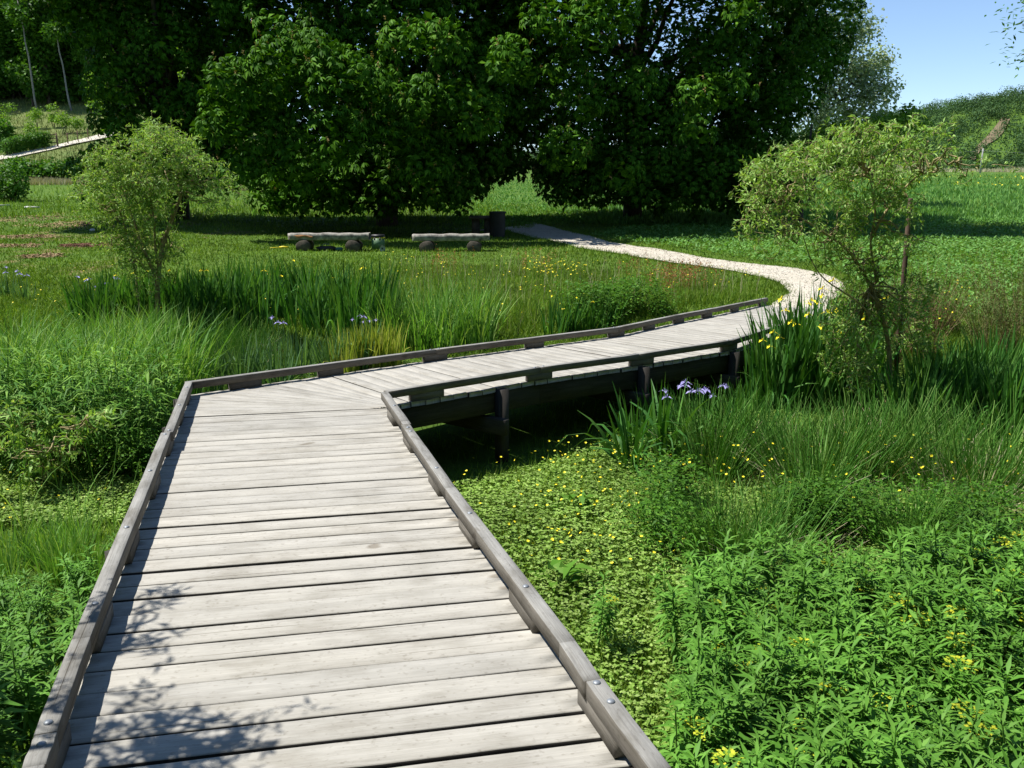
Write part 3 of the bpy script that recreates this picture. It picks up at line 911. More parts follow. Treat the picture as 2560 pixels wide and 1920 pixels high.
t = thing('field_maple_tree', 'light green tree between the wood and the dark left chestnut', 'tree')
Yf_ = 62.0; lob = []
for px, py, r in ((250, 200, 36), (285, 170, 36), (300, 230, 40), (255, 260, 34), (290, 290, 36), (320, 320, 30), (330, 200, 40), (270, 320, 24), (450, 60, 40), (440, 130, 38), (460, 200, 40), (450, 270, 40)):
    x, y, z = aty(px, py, Yf_ + rng.uniform(-1, 1)); q = r * Yf_ / 2100; lob.append((x, y, z, q, q, q * .85))
bx = aty(330, 400, Yf_)[0]; bz = float(gz(bx, Yf_)); o = np.array([bx, Yf_, bz]); t.location = o
leafcloud(lob, 300, .24, .18, True, .5, .3).shift(-o).obj('crown', M['young'], t)
tr = Soup(); tp = wiggle((bx, Yf_, bz - .3), aty(350, 120, Yf_), 8, .08)
V, F = tube(tp, np.linspace(.22, .06, 8), 7); tr.add(V, F)
for l in lob:
    V, F = tube(wiggle(tp[int(rng.integers(2, 7))], l[:3], 6, .08), np.linspace(.06, .02, 6), 5); tr.add(V, F)
tr.shift(-o).obj('trunk', M['bark'], t, True)
# --- wood on the far hill at the right: one mass
def far_wood():
    s = Soup()
    for i in range(4300):
        x = rng.uniform(-40, 420); y = rng.uniform(238, 470)
        if x / y > .78: continue
        z = float(gz(x, y))
        u = x / y
        bare = (abs(u - .52 - .0011 * (y - 330)) < .020 and 255 < y < 390) or (abs(u - .565 - .0006 * (y - 330)) < .014 and 270 < y < 390)
        if bare and rng.random() < .62: continue
        if bare: y += rng.uniform(-4, 4); z = float(gz(x, y))
        low = y < 300 and u > .48
        r = rng.uniform(1.7, 3.9) * (.5 if low else 1); hgt = r * rng.uniform(.9, 1.5)
        n = 150
        d = sphdir(n, -.85)
        lump = 1 + .16 * np.sin(d[:, 0] * 5 + i) * np.sin(d[:, 1] * 5 + d[:, 2] * 6)
        p = np.array([x, y, z + hgt * .6]) + d * [r, r, hgt] * (lump * rng.uniform(.85, 1.04, n))[:, None]
        tg = np.cross(d, rng.normal(0, 1, (n, 3)))
        V, F = leaves(p, tg + d * .3, d + rng.normal(0, .3, (n, 3)), rng.uniform(.4, .85, n), rng.uniform(.35, .65, n), simple=True)
        s.add(V, F)
    m = leafmat('far_wood_leaf', [(.050, .108, .040), (.070, .135, .046), (.10, .172, .056)], .15, .7, .05, big=1.2, bigscale=.10)  # slight blue in the leaf colour stands in for distance haze
    o = s.obj('hillside_wood', m)
    tag(o, 'dense broadleaf wood covering the far hill, broken by bare earth strips', 'wood', kind='stuff')
far_wood()
# bare earth showing between the far trees
def earth_strip(poly_px, name):
    P = [at(*p)[:2] for p in poly_px]
    n = len(P) // 2
    A = resample(P[:n], 24); B = resample(P[n:][::-1], 24)
    V = []
    for j in range(4):
        q = A + (B - A) * j / 3
        V.append(np.column_stack([q, gz(q[:, 0], q[:, 1]) + .5]))
    F = [[j * 24 + i, (j + 1) * 24 + i, (j + 1) * 24 + i + 1, j * 24 + i + 1] for j in range(3) for i in range(23)]
    tag(mesh_obj(name, np.concatenate(V), np.array(F), plain('red_earth', (.17, .135, .08), .95, .1, var=.35, scale=.3), smooth=True), kind='structure')
earth_strip([(2415, 410), (2425, 385), (2470, 340), (2505, 295), (2525, 300), (2500, 345), (2450, 375), (2440, 400)], 'bare_earth_strip')

# unseen wood added behind and beside the viewpoint to block sky light: one mass
def unseen_wood():
    r_ = np.random.default_rng(321)
    s = Soup()
    pos = [(x + r_.uniform(-2, 2), y + r_.uniform(-2, 2)) for x in np.arange(-44, 45, 4.6) for y in (-9.5, -15)]
    pos += [(x + r_.uniform(-2, 2), y + r_.uniform(-2, 2)) for y in np.arange(-5, 24, 4.6) for x in (-33, -39)]
    pos += [(x + r_.uniform(-2, 2), y + r_.uniform(-2, 2)) for y in np.arange(-5, 16, 4.6) for x in (27, 33)]
    lobes = []
    for (x, y) in pos:
        h = r_.uniform(15, 20); z = float(gz(x, y))
        V, F = tube(np.array([[x, y, z - .5], [x + r_.normal(0, .3), y, z + h * .5], [x, y, z + h * .85]]), [.24, .18, .06], 7); s.add(V, F)
        for k in range(13):
            f = .12 + .88 * (k + .5) / 13; a = r_.uniform(0, 6.28); q = r_.uniform(.4, 2.2); rr = r_.uniform(1.5, 2.2)
            lobes.append((x + q * math.cos(a), y + q * math.sin(a), z + h * f, rr, rr, rr * .85))
    c = leafcloud(lobes, 75, .62, .46, True, .6, .4)
    for v, f in zip(c.V, c.F): s.F.append(f + s.n - 0); s.V.append(v)
    off = 0; F2 = []
    s2 = Soup()
    n0 = sum(len(v) for v in s.V[:len(pos)])
    s2.V = s.V; s2.F = s.F[:len(pos)] + [f + n0 for f in c.F]
    tag(s2.obj('sky_blocking_wood', M['forest']), 'unseen leafy wood added behind and beside the viewpoint to block sky light', 'wood', kind='stuff')
unseen_wood()
# --- poplar behind the largest chestnut
def poplar():
    t = thing('white_poplar_tree', 'tall airy grey green poplar against the sky behind the largest chestnut', 'tree')
    Y = 46
    lob = []
    for px, py, r in [(2060, 60, 55), (2110, 110, 60), (2160, 70, 45), (2140, 170, 65), (2200, 150, 42), (2090, 220, 65), (2170, 240, 62), (2215, 220, 38), (2120, 290, 60),
                      (2050, 290, 55), (2195, 290, 40), (2060, 340, 55), (2000, 370, 50), (2120, 20, 45), (2060, -60, 60), (2000, 120, 70), (2170, 190, 50), (1980, 0, 90), (1960, 220, 80)]:
        x, y, z = aty(px, py, Y + rng.uniform(-1.5, 1.5)); q = r * Y / 2100
        lob.append((x, y, z, q, q * 1.2, q))
    bx, by, bz = aty(2030, 470, Y); bz = float(gz(bx, by))
    o = np.array([bx, by, bz]); t.location = o
    leafcloud(lob, 560, .16, .14, True, .5, .15).shift(-o).obj('crown', M['poplar'], t)
    tr = Soup()
    tp = wiggle((bx, by, bz - .3), aty(2080, 40, Y), 10, .08)
    V, F = tube(tp, np.linspace(.22, .05, 10), 8); tr.add(V, F)
    for l in lob:
        V, F = tube(wiggle(tp[int(rng.integers(2, 8))], l[:3], 6, .08), np.linspace(.06, .015, 6), 5); tr.add(V, F)
    tr.shift(-o).obj('trunk', M['bark'], t, True)
poplar()
def young_tree():
    t = thing('young_maple_tree', 'small yellow green tree with thin dark trunk behind the stake-tied willow', 'tree')
    Y = 28
    lob = []
    for px, py, r in [(2030, 345, 40), (2085, 330, 42), (2140, 330, 40), (2200, 310, 40), (2250, 300, 38), (2275, 275, 22), (2060, 390, 40), (2160, 375, 42), (2240, 350, 38), (2300, 310, 25), (2000, 380, 36), (2110, 420, 38)]:
        x, y, z = aty(px, py, Y + rng.uniform(-.6, .6)); q = r * Y / 2100
        lob.append((x, y, z, q, q, q * .8))
    bx, by, _ = aty(2003, 540, Y); bz = float(gz(bx, by)); o = np.array([bx, by, bz]); t.location = o
    leafcloud(lob, 1500, .12, .10, True, .5, .2).shift(-o).obj('crown', M['young'], t)
    tr = Soup()
    tp = wiggle((bx, by, bz - .2), aty(2030, 310, Y), 8, .03)
    V, F = tube(tp, np.linspace(.09, .03, 8), 7); tr.add(V, F)
    for l in lob:
        V, F = tube(wiggle(tp[int(rng.integers(3, 7))], l[:3], 6, .04), np.linspace(.03, .008, 6), 5); tr.add(V, F)
    tr.shift(-o).obj('trunk', M['bark'], t, True)
young_tree()
# --- leafy sprays of a tree standing beyond the right edge of the picture
def edge_tree():
    bx, by = 13.4, 15.5; bz = float(gz(bx, by)); o = np.array([bx, by, bz])
    t = thing('ash_tree', 'feathery leaf sprays of a tree reaching in at the right edge of the sky', 'tree', o)
    tr = Soup(); lf = Soup()
    top = np.array([bx, by, bz + 6.5])
    tp = wiggle((bx, by, bz - .3), top, 9, .05)
    V, F = tube(tp, np.linspace(.16, .05, 9), 8); tr.add(V, F)
    ends = [aty(2556, 62, 14.6), aty(2552, 138, 14.6), aty(2562, 10, 14.9)]
    for i in range(60):
        a = rng.uniform(0, 6.28); ends.append((bx + math.cos(a) * rng.uniform(.6, 2.0) + .9, by + math.sin(a) * rng.uniform(.6, 2.4), bz + rng.uniform(2.8, 7.6)))
    for e in ends:
        pts = wiggle(tp[int(rng.integers(4, 9))], e, 7, .05)
        V, F = tube(pts, np.linspace(.035, .006, 7), 5); tr.add(V, F)
        n = 70
        p = pts[-1] + rng.normal(0, .16, (n, 3)) * [1.2, 1.2, .7]
        V, F = leaves(p, rng.normal(0, 1, (n, 3)) * [1, 1, .4], rng.normal(0, .4, (n, 3)) + [0, 0, 1], .11, .035, simple=True); lf.add(V, F)
    lf.shift(-o).obj('crown', M['bush'], t); tr.shift(-o).obj('trunk', M['bark'], t, True)
edge_tree()

# --- corkscrew willows
def curl(p, d, L, n, k, gravity=0.0):
    """contorted twig"""
    pts = [np.array(p, float)]; d = nrm(np.array(d, float)[None])[0]
    axis = nrm(rng.normal(0, 1, (1, 3)))[0]
    for i in range(n):
        if i % 3 == 0: axis = nrm((axis + rng.normal(0, .9, 3))[None])[0]
        d = d + np.cross(axis, d) * k + np.array([0, 0, gravity]); d /= np.linalg.norm(d)
        pts.append(pts[-1] + d * L / n)
    return np.array(pts)
def willow(base, limbs, lobes, label, ntw, leafn, seed, low=(), lmul=1.0, name='corkscrew_willow'):
    global rng
    rng = np.random.default_rng(seed)
    o = np.array(base)
    t = thing(name, label, 'tree', o)
    tr = Soup(); lf = Soup()
    ends = []
    for pts, r0, r1 in limbs:
        P = resample(np.array(pts), 16) + np.cumsum(rng.normal(0, .008, (16, 3)), 0) * np.sin(np.linspace(0, np.pi, 16))[:, None]
        V, F = tube(P, np.linspace(r0, r1, 16), 8); tr.add(V, F)
        ends += [P[i] for i in range(8, 16)]
    ends = np.array(ends)
    def foliage(c, r, n):
        for _ in range(n):
            d = sphdir(1, -.6)[0]
            p = np.array(c) + d * np.array(r) * rng.uniform(.15, 1.0) ** .7
            tw = curl(p, d + [0, 0, .2], rng.uniform(.18, .36), 9, .55, -.05)
            V, F = tube(tw, np.linspace(.0035, .0015, 10), 4, False); tr.add(V, F)
            q = np.repeat(tw[1:], leafn, 0) + rng.normal(0, .008, (9 * leafn, 3))
            m = len(q)
            V, F = leaves(q, rng.normal(0, 1, (m, 3)) + d * .5 - [0, 0, .35], rng.normal(0, .7, (m, 3)) + [0, 0, .6], rng.uniform(.05, .085, m) * lmul, rng.uniform(.014, .021, m) * lmul, .15, .35)
            lf.add(V, F)
    for c, r, f in lobes:
        e = ends[np.argmin(np.linalg.norm(ends - np.array(c), axis=1))]
        for _ in range(3):
            pts = wiggle(e, np.array(c) + rng.normal(0, .35, 3) * np.array(r), 9, .035)
            V, F = tube(pts, np.linspace(.012, .004, 9), 5); tr.add(V, F)
        foliage(c, r, int(ntw * f))
    lf.shift(-o).obj('crown', M['willow'], t); tr.shift(-o).obj('trunk', M['barkpale'], t, True)
    return t
def W_(px, py, Y): return aty(px, py, Y)
b = at(395, 838); Yw = b[1]
L_lobes = []
for px, py, rx, ry, f in [(420, 370, 60, 45, 1), (340, 385, 62, 48, 1.1), (275, 420, 55, 50, 1), (250, 480, 48, 52, 1), (330, 460, 70, 55, 1.2), (420, 440, 60, 52, .9), (480, 400, 48, 42, .7),
                          (300, 540, 62, 50, 1.1), (370, 540, 58, 52, .9), (340, 600, 55, 42, .9), (520, 430, 45, 40, .5), (560, 480, 38, 40, .45), (470, 470, 40, 40, .4), (545, 520, 26, 28, .2),
                          (300, 480, 60, 50, .8), (400, 500, 50, 50, .5), (395, 340, 50, 30, .6), (230, 520, 30, 40, .4), (330, 650, 48, 40, .7), (420, 610, 40, 40, .5), (365, 700, 38, 36, .4), (300, 610, 46, 40, .5), (400, 660, 34, 34, .3)]:
    c = aty(px, py, Yw + rng.uniform(-.35, .35)); k = Yw / 2100
    L_lobes.append((c, (rx * k, .36, ry * k * 1.05), f))
wl = willow(b, [([b, aty(392, 740, Yw), aty(388, 680, Yw - .05), aty(402, 610, Yw), aty(430, 545, Yw + .05), aty(440, 500, Yw), aty(478, 455, Yw), aty(440, 400, Yw)], .05, .012),
           ([aty(389, 690, Yw), aty(360, 630, Yw - .1), aty(340, 570, Yw - .1), aty(310, 480, Yw)], .03, .008),
           ([aty(350, 790, Yw + .1), aty(345, 700, Yw + .1), aty(335, 620, Yw + .1), aty(300, 520, Yw + .15)], .018, .008),
           ([aty(392, 660, Yw), aty(385, 560, Yw), aty(370, 470, Yw - .1), aty(380, 380, Yw)], .022, .006)],
       L_lobes, 'round leafy corkscrew willow with a dark bent trunk beside the iris bed', 50, 2, 21)
rng = np.random.default_rng(31)
b2 = at(2212, 1062); Yr = b2[1]
R_lobes = []
for px, py, rx, ry, f in [(1890, 450, 40, 36, .6), (1950, 420, 50, 40, .8), (2020, 400, 55, 40, .8), (1900, 530, 40, 45, .6), (1970, 490, 55, 45, .8), (2080, 390, 55, 42, .8), (2150, 350, 50, 42, .7), (2210, 370, 55, 45, .8),
                          (2060, 460, 60, 45, .6), (2150, 440, 60, 50, .7), (2230, 440, 55, 48, .8), (2285, 420, 45, 42, .6), (2090, 530, 60, 45, .8), (2190, 510, 55, 45, .8), (2250, 520, 42, 40, .5),
                          (1990, 560, 55, 40, .4), (1930, 590, 40, 35, .4), (2060, 610, 50, 30, .4), (2340, 350, 30, 28, .25), (2340, 400, 32, 26, .25), (2420, 415, 35, 15, .12), (2280, 340, 40, 30, .35), (2300, 610, 25, 30, .12),
                          (2240, 790, 60, 55, 1.0), (2130, 850, 60, 70, 1.1), (2270, 860, 45, 50, .7), (2180, 740, 50, 40, .35), (2290, 740, 45, 45, .5), (2120, 940, 45, 40, .8), (2110, 790, 40, 40, .5), (2170, 930, 45, 40, .6), (2190, 680, 50, 42, .5), (2140, 610, 60, 40, .5), (2235, 640, 40, 40, .4), (2100, 670, 40, 34, .3)]:
    c = aty(px, py, Yr + rng.uniform(-.3, .3)); k = Yr / 2100
    R_lobes.append((c, (rx * k * 1.1, .4, ry * k * 1.1), f))
willow(b2, [([b2, aty(2228, 990, Yr), aty(2232, 880, Yr), aty(2215, 790, Yr), aty(2190, 700, Yr), aty(2160, 655, Yr), aty(2138, 622, Yr), aty(2100, 600, Yr), aty(2030, 570, Yr - .1), aty(1960, 520, Yr)], .034, .008),
            ([aty(2192, 705, Yr), aty(2176, 640, Yr + .05), aty(2180, 580, Yr + .05), aty(2195, 540, Yr), aty(2170, 430, Yr)], .018, .006),
            ([aty(2222, 820, Yr), aty(2150, 760, Yr - .1), aty(2092, 720, Yr - .1), aty(2040, 690, Yr - .15), aty(2020, 640, Yr - .15), aty(2000, 560, Yr - .1)], .012, .004),
            ([aty(2176, 600, Yr), aty(2220, 520, Yr), aty(2280, 430, Yr), aty(2390, 405, Yr)], .018, .005)],
       R_lobes, 'open corkscrew willow with yellowish contorted branches beside the wooden stake', 34, 2, 22)
rng = np.random.default_rng(41)
# low shoots of a willow at the left edge, and a willow beside the camera whose branches shade the deck
b3 = at(110, 1210); Y3 = b3[1]; k3 = Y3 / 2100
willow(b3, [([b3, aty(100, 1120, Y3), aty(70, 1020, Y3)], .010, .004), ([b3, aty(180, 1130, Y3), aty(210, 1060, Y3 - .2)], .008, .003)],
       [(aty(px, py, Y3 - .25 + rng.uniform(-.3, .3)), (38 * k3, .2, 34 * k3), .26) for px, py in ((10, 1040), (70, 1060), (30, 1130), (120, 1120), (190, 1110), (90, 1180), (215, 1060))],
       'low curly willow bush with twisted pale shoots at the left edge', 34, 2, 23, lmul=1.25, name='willow_bush')
rng = np.random.default_rng(42)
b4 = (-3.1, 1.9, float(gz(-3.1, 1.9)))
SHADE = []
for (dx, dy, z, r) in ((-1.05, 2.28, 1.75, .15), (-.88, 2.2, 1.85, .11), (-1.2, 2.3, 1.9, .11), (-1.42, 2.95, 1.95, .04), (-1.52, 3.25, 1.9, .04)):
    # stands up the sun direction from the deck spot it shades
    h = z - zdeck(dy); tt = h / math.tan(el)
    SHADE.append(((dx + math.sin(az) * tt, dy + math.cos(az) * tt, z), (r, r, r), 1 if r > .1 else .3))
for i in range(80):
    SHADE.append(((rng.uniform(-4.1, -3.0), rng.uniform(.7, 2.8), rng.uniform(1.0, 2.5)), (.42, .42, .38), 2.0))
willow(b4, [([b4, (-3.05, 1.9, .2), (-2.9, 2.0, 1.1), (-2.5, 2.2, 1.7), (-2.1, 2.3, 1.9)], .06, .012), ([(-3.0, 1.9, .6), (-2.9, 2.5, 1.2), (-2.75, 2.9, 1.8), (-2.6, 3.0, 2.0)], .03, .008), ([(-2.95, 1.95, .9), (-3.3, 1.5, 1.7), (-3.4, 1.4, 2.5)], .03, .01)],
       SHADE, 'willow standing beyond the left rail whose twigs shade the boards', 15, 2, 24)
rng = np.random.default_rng(51)

# ------------------------------------------------------------------ bushes and hedges of the background
def bush(name, label, cat, x, y, lobes, L, Wd, mat, dens=260, group=None, stems=5):
    z = float(gz(x, y)); t = thing(name, label, cat, (x, y, z), 0, group)
    leafcloud(lobes, dens, L, Wd).obj('foliage', M[mat], t)
    tr = Soup()
    for i in range(stems):
        l = lobes[i % len(lobes)]
        V, F = tube(wiggle((rng.normal(0, .08), rng.normal(0, .08), -.1), l[:3], 6, .03), np.linspace(.03 + L * .05, .008, 6), 5); tr.add(V, F)
    tr.obj('stems', M['bark'], t, True)
    return t
def dome(r, h, n, q):
    return [(rng.uniform(-r, r) * .7, rng.uniform(-r, r) * .5, rng.uniform(.25, .8) * h, q * rng.uniform(.8, 1.2), q, q * .8) for _ in range(n)]
x, y, z = at(28, 503)
bush('leafy_shrub', 'dark green rounded shrub at the left edge of the meadow', 'shrub', x, y, [(rng.uniform(-1.2, .65), rng.uniform(-.5, .5), rng.uniform(.3, 1.75), .5, .5, .42) for _ in range(16)], .16, .11, 'bush', 700)
x, y, z = at(10, 372)
bush('dark_shrub', 'dark round shrub at the left end of the clipped hedge', 'shrub', x - .6, y, dome(1.2, 2.6, 12, .8), .3, .2, 'forest', 300)
# hedge bushes along the foot of the slope
for i, (px, h, mt) in enumerate(((60, 1.5, 'forest'), (95, 1.3, 'bush'), (130, 1.25, 'bush'), (168, 1.4, 'forest'), (205, 1.3, 'bush'), (240, 1.3, 'forest'), (275, 1.4, 'bush'), (20, 1.5, 'bush'))):
    x, y, z = at(px, 452)
    bush('hedge_shrub', 'rough green shrub in the hedge row at the foot of the slope', 'shrub', x, y, dome(1.1, h, 9, .5), .26, .18, mt, 300, 'hedge row shrubs')
# clipped hedge beside the hill path
P = [at(px, py)[:2] for px, py in ((30, 386), (80, 376), (130, 366))]
hp = resample(P, 26)
hz = float(gz(*hp[13]))
t = thing('clipped_hedge', 'clipped green hedge running beside the pale path on the slope', 'hedge', (hp[13][0], hp[13][1], hz))
leafcloud([(q[0] - hp[13][0], q[1] - hp[13][1] - .7, float(gz(*q)) - hz + hh, .5, .42, .42) for q in hp for hh in (.35, .85)], 500, .16, .11).obj('foliage', M['bush'], t)
tr = Soup()
for q in hp[::2]:
    V, F = tube(np.array([[q[0] - hp[13][0], q[1] - hp[13][1] - .7, float(gz(*q)) - hz - .1], [q[0] - hp[13][0], q[1] - hp[13][1] - .7, float(gz(*q)) - hz + .9]]), .05, 5); tr.add(V, F)
tr.obj('stems', M['bark'], t)
# saplings on the bare slope
for px, py, h, lab in ((95, 322, 1.9, 'bushy green sapling on the bare slope, left of the pale-staked one'), (137, 320, 2.1, 'green sapling tied to a pale stake on the bare slope'), (77, 345, 1.5, 'small sapling just above the clipped hedge'),
                       (156, 334, 1.7, 'sapling casting a shadow above the hill gate'), (197, 335, 1.6, 'thin sapling near the upper end of the hill path'), (20, 320, 2.2, 'green sapling by the dark shrub on the slope')):
    x, y, z = at(px, py)
    bush('sapling', lab, 'sapling', x, y, [(rng.normal(0, .25), rng.normal(0, .25), h * rng.uniform(.35, .95), .42, .42, .36) for _ in range(7)], .2, .14, 'young', 320, 'saplings on the slope', 2)
# gate and post fence beside the hill path
x, y, z = at(134, 368)
g = thing('field_gate', 'brown wooden gate by the hill path at the end of the clipped hedge', 'gate', (x, y - .4, z))
M['fence'] = plain('brown_fence_wood', (.13, .08, .05), .8, .2, var=.3)
for sx in (-.55, .55):
    V, F, A = beam((sx, 0, -.2), (sx, 0.001, 1.15), .1, .1); 
    V, F = tube(np.array([[sx, 0, -.3], [sx, 0, 1.15]]), .055, 8); Soup().add(V, F).obj('gate_post', M['fence'], g)
for zz in (.35, .7, 1.0):
    V, F = tube(np.array([[-.5, 0, zz], [.5, 0, zz]]), .04, 6); Soup().add(V, F).obj('gate_bar', M['fence'], g)
fp = [at(px, py)[:2] for px, py in ((150, 368), (175, 361), (200, 355), (225, 349), (250, 343), (280, 337))]
f = thing('post_fence', 'low post and wire fence on the near side of the hill path', 'fence', (*fp[0], float(gz(*fp[0]))))
o = np.array([*fp[0], float(gz(*fp[0]))])
tops = []
for p in fp:
    b0 = np.array([p[0], p[1] - .3, float(gz(p[0], p[1] - .3))]) - o
    V, F = tube(np.array([b0 + [0, 0, -.2], b0 + [0, 0, 1.0]]), .045, 6); Soup().add(V, F).obj('fence_post', M['fence'], f)
    tops.append(b0 + [0, 0, .9])
V, F = tube(np.array(tops), .012, 5); Soup().add(V, F).obj('fence_wire', M['fence'], f)

# utility pole in the right field
x, y, z = at(2450, 434)
up = thing('utility_pole', 'thin grey utility pole carrying one wire below the wooded hill', 'pole', (x, y, z))
M['pole'] = plain('grey_pole', (.36, .35, .32), .8, .3)
hp_ = (435 - 376) * y / 2100
V, F = tube(np.array([[0, 0, -.3], [0, 0, hp_ * .5], [.02, 0, hp_]]), [.11, .10, .08], 8); Soup().add(V, F).obj('pole_shaft', M['pole'], up, True)
V, F = tube(np.array([[-.18, 0, hp_ - .25], [.18, 0, hp_ - .25]]), .03, 6); Soup().add(V, F).obj('cross_arm', M['pole'], up)
ws = Soup()
for ex in (60, -45):
    q = np.array([[ex * t_, 6 * t_ * (1 if ex > 0 else 1), hp_ - .25 - 1.2 * math.sin(math.pi * t_) + .5 * t_] for t_ in np.linspace(0, 1, 14)])
    V, F = tube(q, .009, 5); ws.add(V, F)
ws.obj('wire', M['pole'], up)

# ------------------------------------------------------------------ benches, bin, boxes
M['log'] = plain('sawn_log_end', (.10, .085, .065), .85, .2, var=.45, scale=7)
M['benchwood'] = plain('silvered_beam', (.27, .255, .22), .9, .15, var=.75, scale=7)
M['rot'] = plain('orange_rotten_wood', (.42, .21, .09), .9, .1, var=.4, scale=9)
def bench(px0, px1, py, label, rot=False, tilt=0.0):
    x0, y0, z0 = at(px0, py); x1, y1, z1 = at(px1, py)
    Yb = (y0 + y1) / 2
    xa, xb = aty(px0, py, Yb)[0], aty(px1, py, Yb)[0]
    zb = float(gz((xa + xb) / 2, Yb))
    t = thing('log_bench', label, 'bench', ((xa + xb) / 2, Yb, zb))
    Lh = (xb - xa) / 2
    for sx in (-.62, .60):
        # log lying on its side, sawn end towards the viewer
        n = 18; r = .19; cx = sx * Lh
        V = []; F = []
        for iy, yy in enumerate((-.26, -.25, .25, .26)):
            rr = r * (.94 if iy in (0, 3) else 1)
            for j in range(n):
                a = j * 2 * math.pi / n
                k = 1 + .06 * math.sin(3 * a + cx) + .03 * math.sin(7 * a)
                V.append((cx + math.cos(a) * rr * k, yy, r - .09 + math.sin(a) * rr * k * .97))
        for i in range(3):
            for j in range(n): F.append([i * n + j, i * n + (j + 1) % n, (i + 1) * n + (j + 1) % n, (i + 1) * n + j])
        V += [(cx, -.262, r - .09), (cx, .262, r - .09)]
        for j in range(n):
            F.append([(j + 1) % n, j, 4 * n, 4 * n]); F.append([3 * n + j, 3 * n + (j + 1) % n, 4 * n + 1, 4 * n + 1])
        mesh_obj('log_support', V, F, M['log'], t)
    # thick rough slab seat
    n = 26; V = []; F = []
    for i in range(n + 1):
        u = -Lh + 2 * Lh * i / n
        e = .86 if i in (0, n) else 1
        h = .155 + .006 * math.sin(i * .9 + px0); jz = .003 * math.sin(i * .5 + 1); fy = .012 * math.sin(i * .7 + px0 * .1) + rng.normal(0, .003)
        for (yy, zz) in ((-.2, .0), (-.212, .02), (-.215, .10), (-.205, .152), (.2, .155), (.21, .14), (.21, .0)):
            V.append((u, yy * e + (fy if yy < 0 else 0), .275 + zz * 1.15 * h / .155 + jz + tilt * u))
    for i in range(n):
        for j in range(7): F.append([i * 7 + j, (i + 1) * 7 + j, (i + 1) * 7 + (j + 1) % 7, i * 7 + (j + 1) % 7])
    for b in (0, n * 7):
        F += [[b, b + 1, b + 2, b + 6], [b + 2, b + 3, b + 4, b + 6], [b + 4, b + 5, b + 6, b + 6]]
    seat = mesh_obj('seat', V, F, M['benchwood'], t)
    if rot:
        m = 12; V = []; F = []
        for i in range(m + 1):
            u = -Lh * .96 + .62 * i / m
            hh = .045 * math.sin(math.pi * (i + .3) / (m + .6)) + .012
            V += [(u, -.222, .355 + .02 * math.sin(i)), (u, -.228, .36 + hh), (u, -.205, .362 + hh)]
        for i in range(m):
            for j in range(2): F.append([i * 3 + j, (i + 1) * 3 + j, (i + 1) * 3 + j + 1, i * 3 + j + 1])
        mesh_obj('decayed_patch', V, F, M['rot'], seat)
    return t, xa, xb, Yb, zb
B1 = bench(726, 926, 626, 'log bench with an orange decayed patch on its pale slab, beside the green box', True)
B2 = bench(1033, 1224, 627, 'plain silvered log bench standing nearer the path', tilt=.006)
def boxm(cx, cy, cz, sx, sy, sz, bv=.01):
    V = []
    for z_ in (-1, 1):
        for (a, b_) in ((-1, -1), (1, -1), (1, 1), (-1, 1)): V.append((cx + a * (sx - (bv if z_ > 0 else 0)), cy + b_ * (sy - (bv if z_ > 0 else 0)), cz + z_ * sz))
    return np.array(V), np.array([[0, 1, 5, 4], [1, 2, 6, 5], [2, 3, 7, 6], [3, 0, 4, 7], [4, 5, 6, 7], [3, 2, 1, 0]])
M['boxgreen'] = plain('green_plastic', (.10, .19, .10), .5, .4)
M['boxyellow'] = plain('yellow_plastic', (.75, .62, .03), .5, .4)
M['black'] = plain('black_plastic', (.02, .02, .022), .5, .4)
M['greyplastic'] = plain('grey_plastic', (.30, .34, .36), .5, .4)
x = aty(946, 626, B1[3] - .05)[0]; y = B1[3] - .02
g = thing('tool_box', 'green wheeled tool box with yellow rim at the end of the left log bench', 'tool box', (x, y, float(gz(x, y))))
V, F = boxm(0, 0, .20, .16, .14, .14); Soup().add(V, F).obj('body', M['boxgreen'], g)
V, F = boxm(0, 0, .352, .168, .148, .012); Soup().add(V, F).obj('rim', M['boxyellow'], g)
V, F = boxm(0, 0, .40, .165, .145, .034); Soup().add(V, F).obj('lid', M['black'], g)
for sx in (-.07, .07):
    V, F = boxm(sx, -.150, .325, .022, .012, .035, .003); Soup().add(V, F).obj('latch', M['black'], g)
for sx in (.13,):
    a = np.arange(16) * 2 * np.pi / 16
    V = np.concatenate([np.column_stack([sx + .075 * np.cos(a), np.full(16, yy), .075 + .075 * np.sin(a)]) for yy in (-.19, -.145)] + [np.column_stack([sx + .045 * np.cos(a), np.full(16, -.185), .075 + .045 * np.sin(a)])] + [np.array([[sx, -.186, .075]])])
    F = [[j, (j + 1) % 16, 16 + (j + 1) % 16, 16 + j] for j in range(16)] + [[j, (j + 1) % 16, 32 + (j + 1) % 16, 32 + j] for j in range(16)] + [[32 + j, 32 + (j + 1) % 16, 48, 48] for j in range(16)]
    wh = mesh_obj('wheel', V, np.array(F), M['greyplastic'], g)
    a2 = np.arange(10) * 2 * np.pi / 10
    V = np.concatenate([np.column_stack([sx + .022 * np.cos(a2), np.full(10, -.193), .075 + .022 * np.sin(a2)]), [[sx, -.196, .075]]])
    mesh_obj('hub', V, np.array([[j, (j + 1) % 10, 10, 10] for j in range(10)]), M['black'], wh)
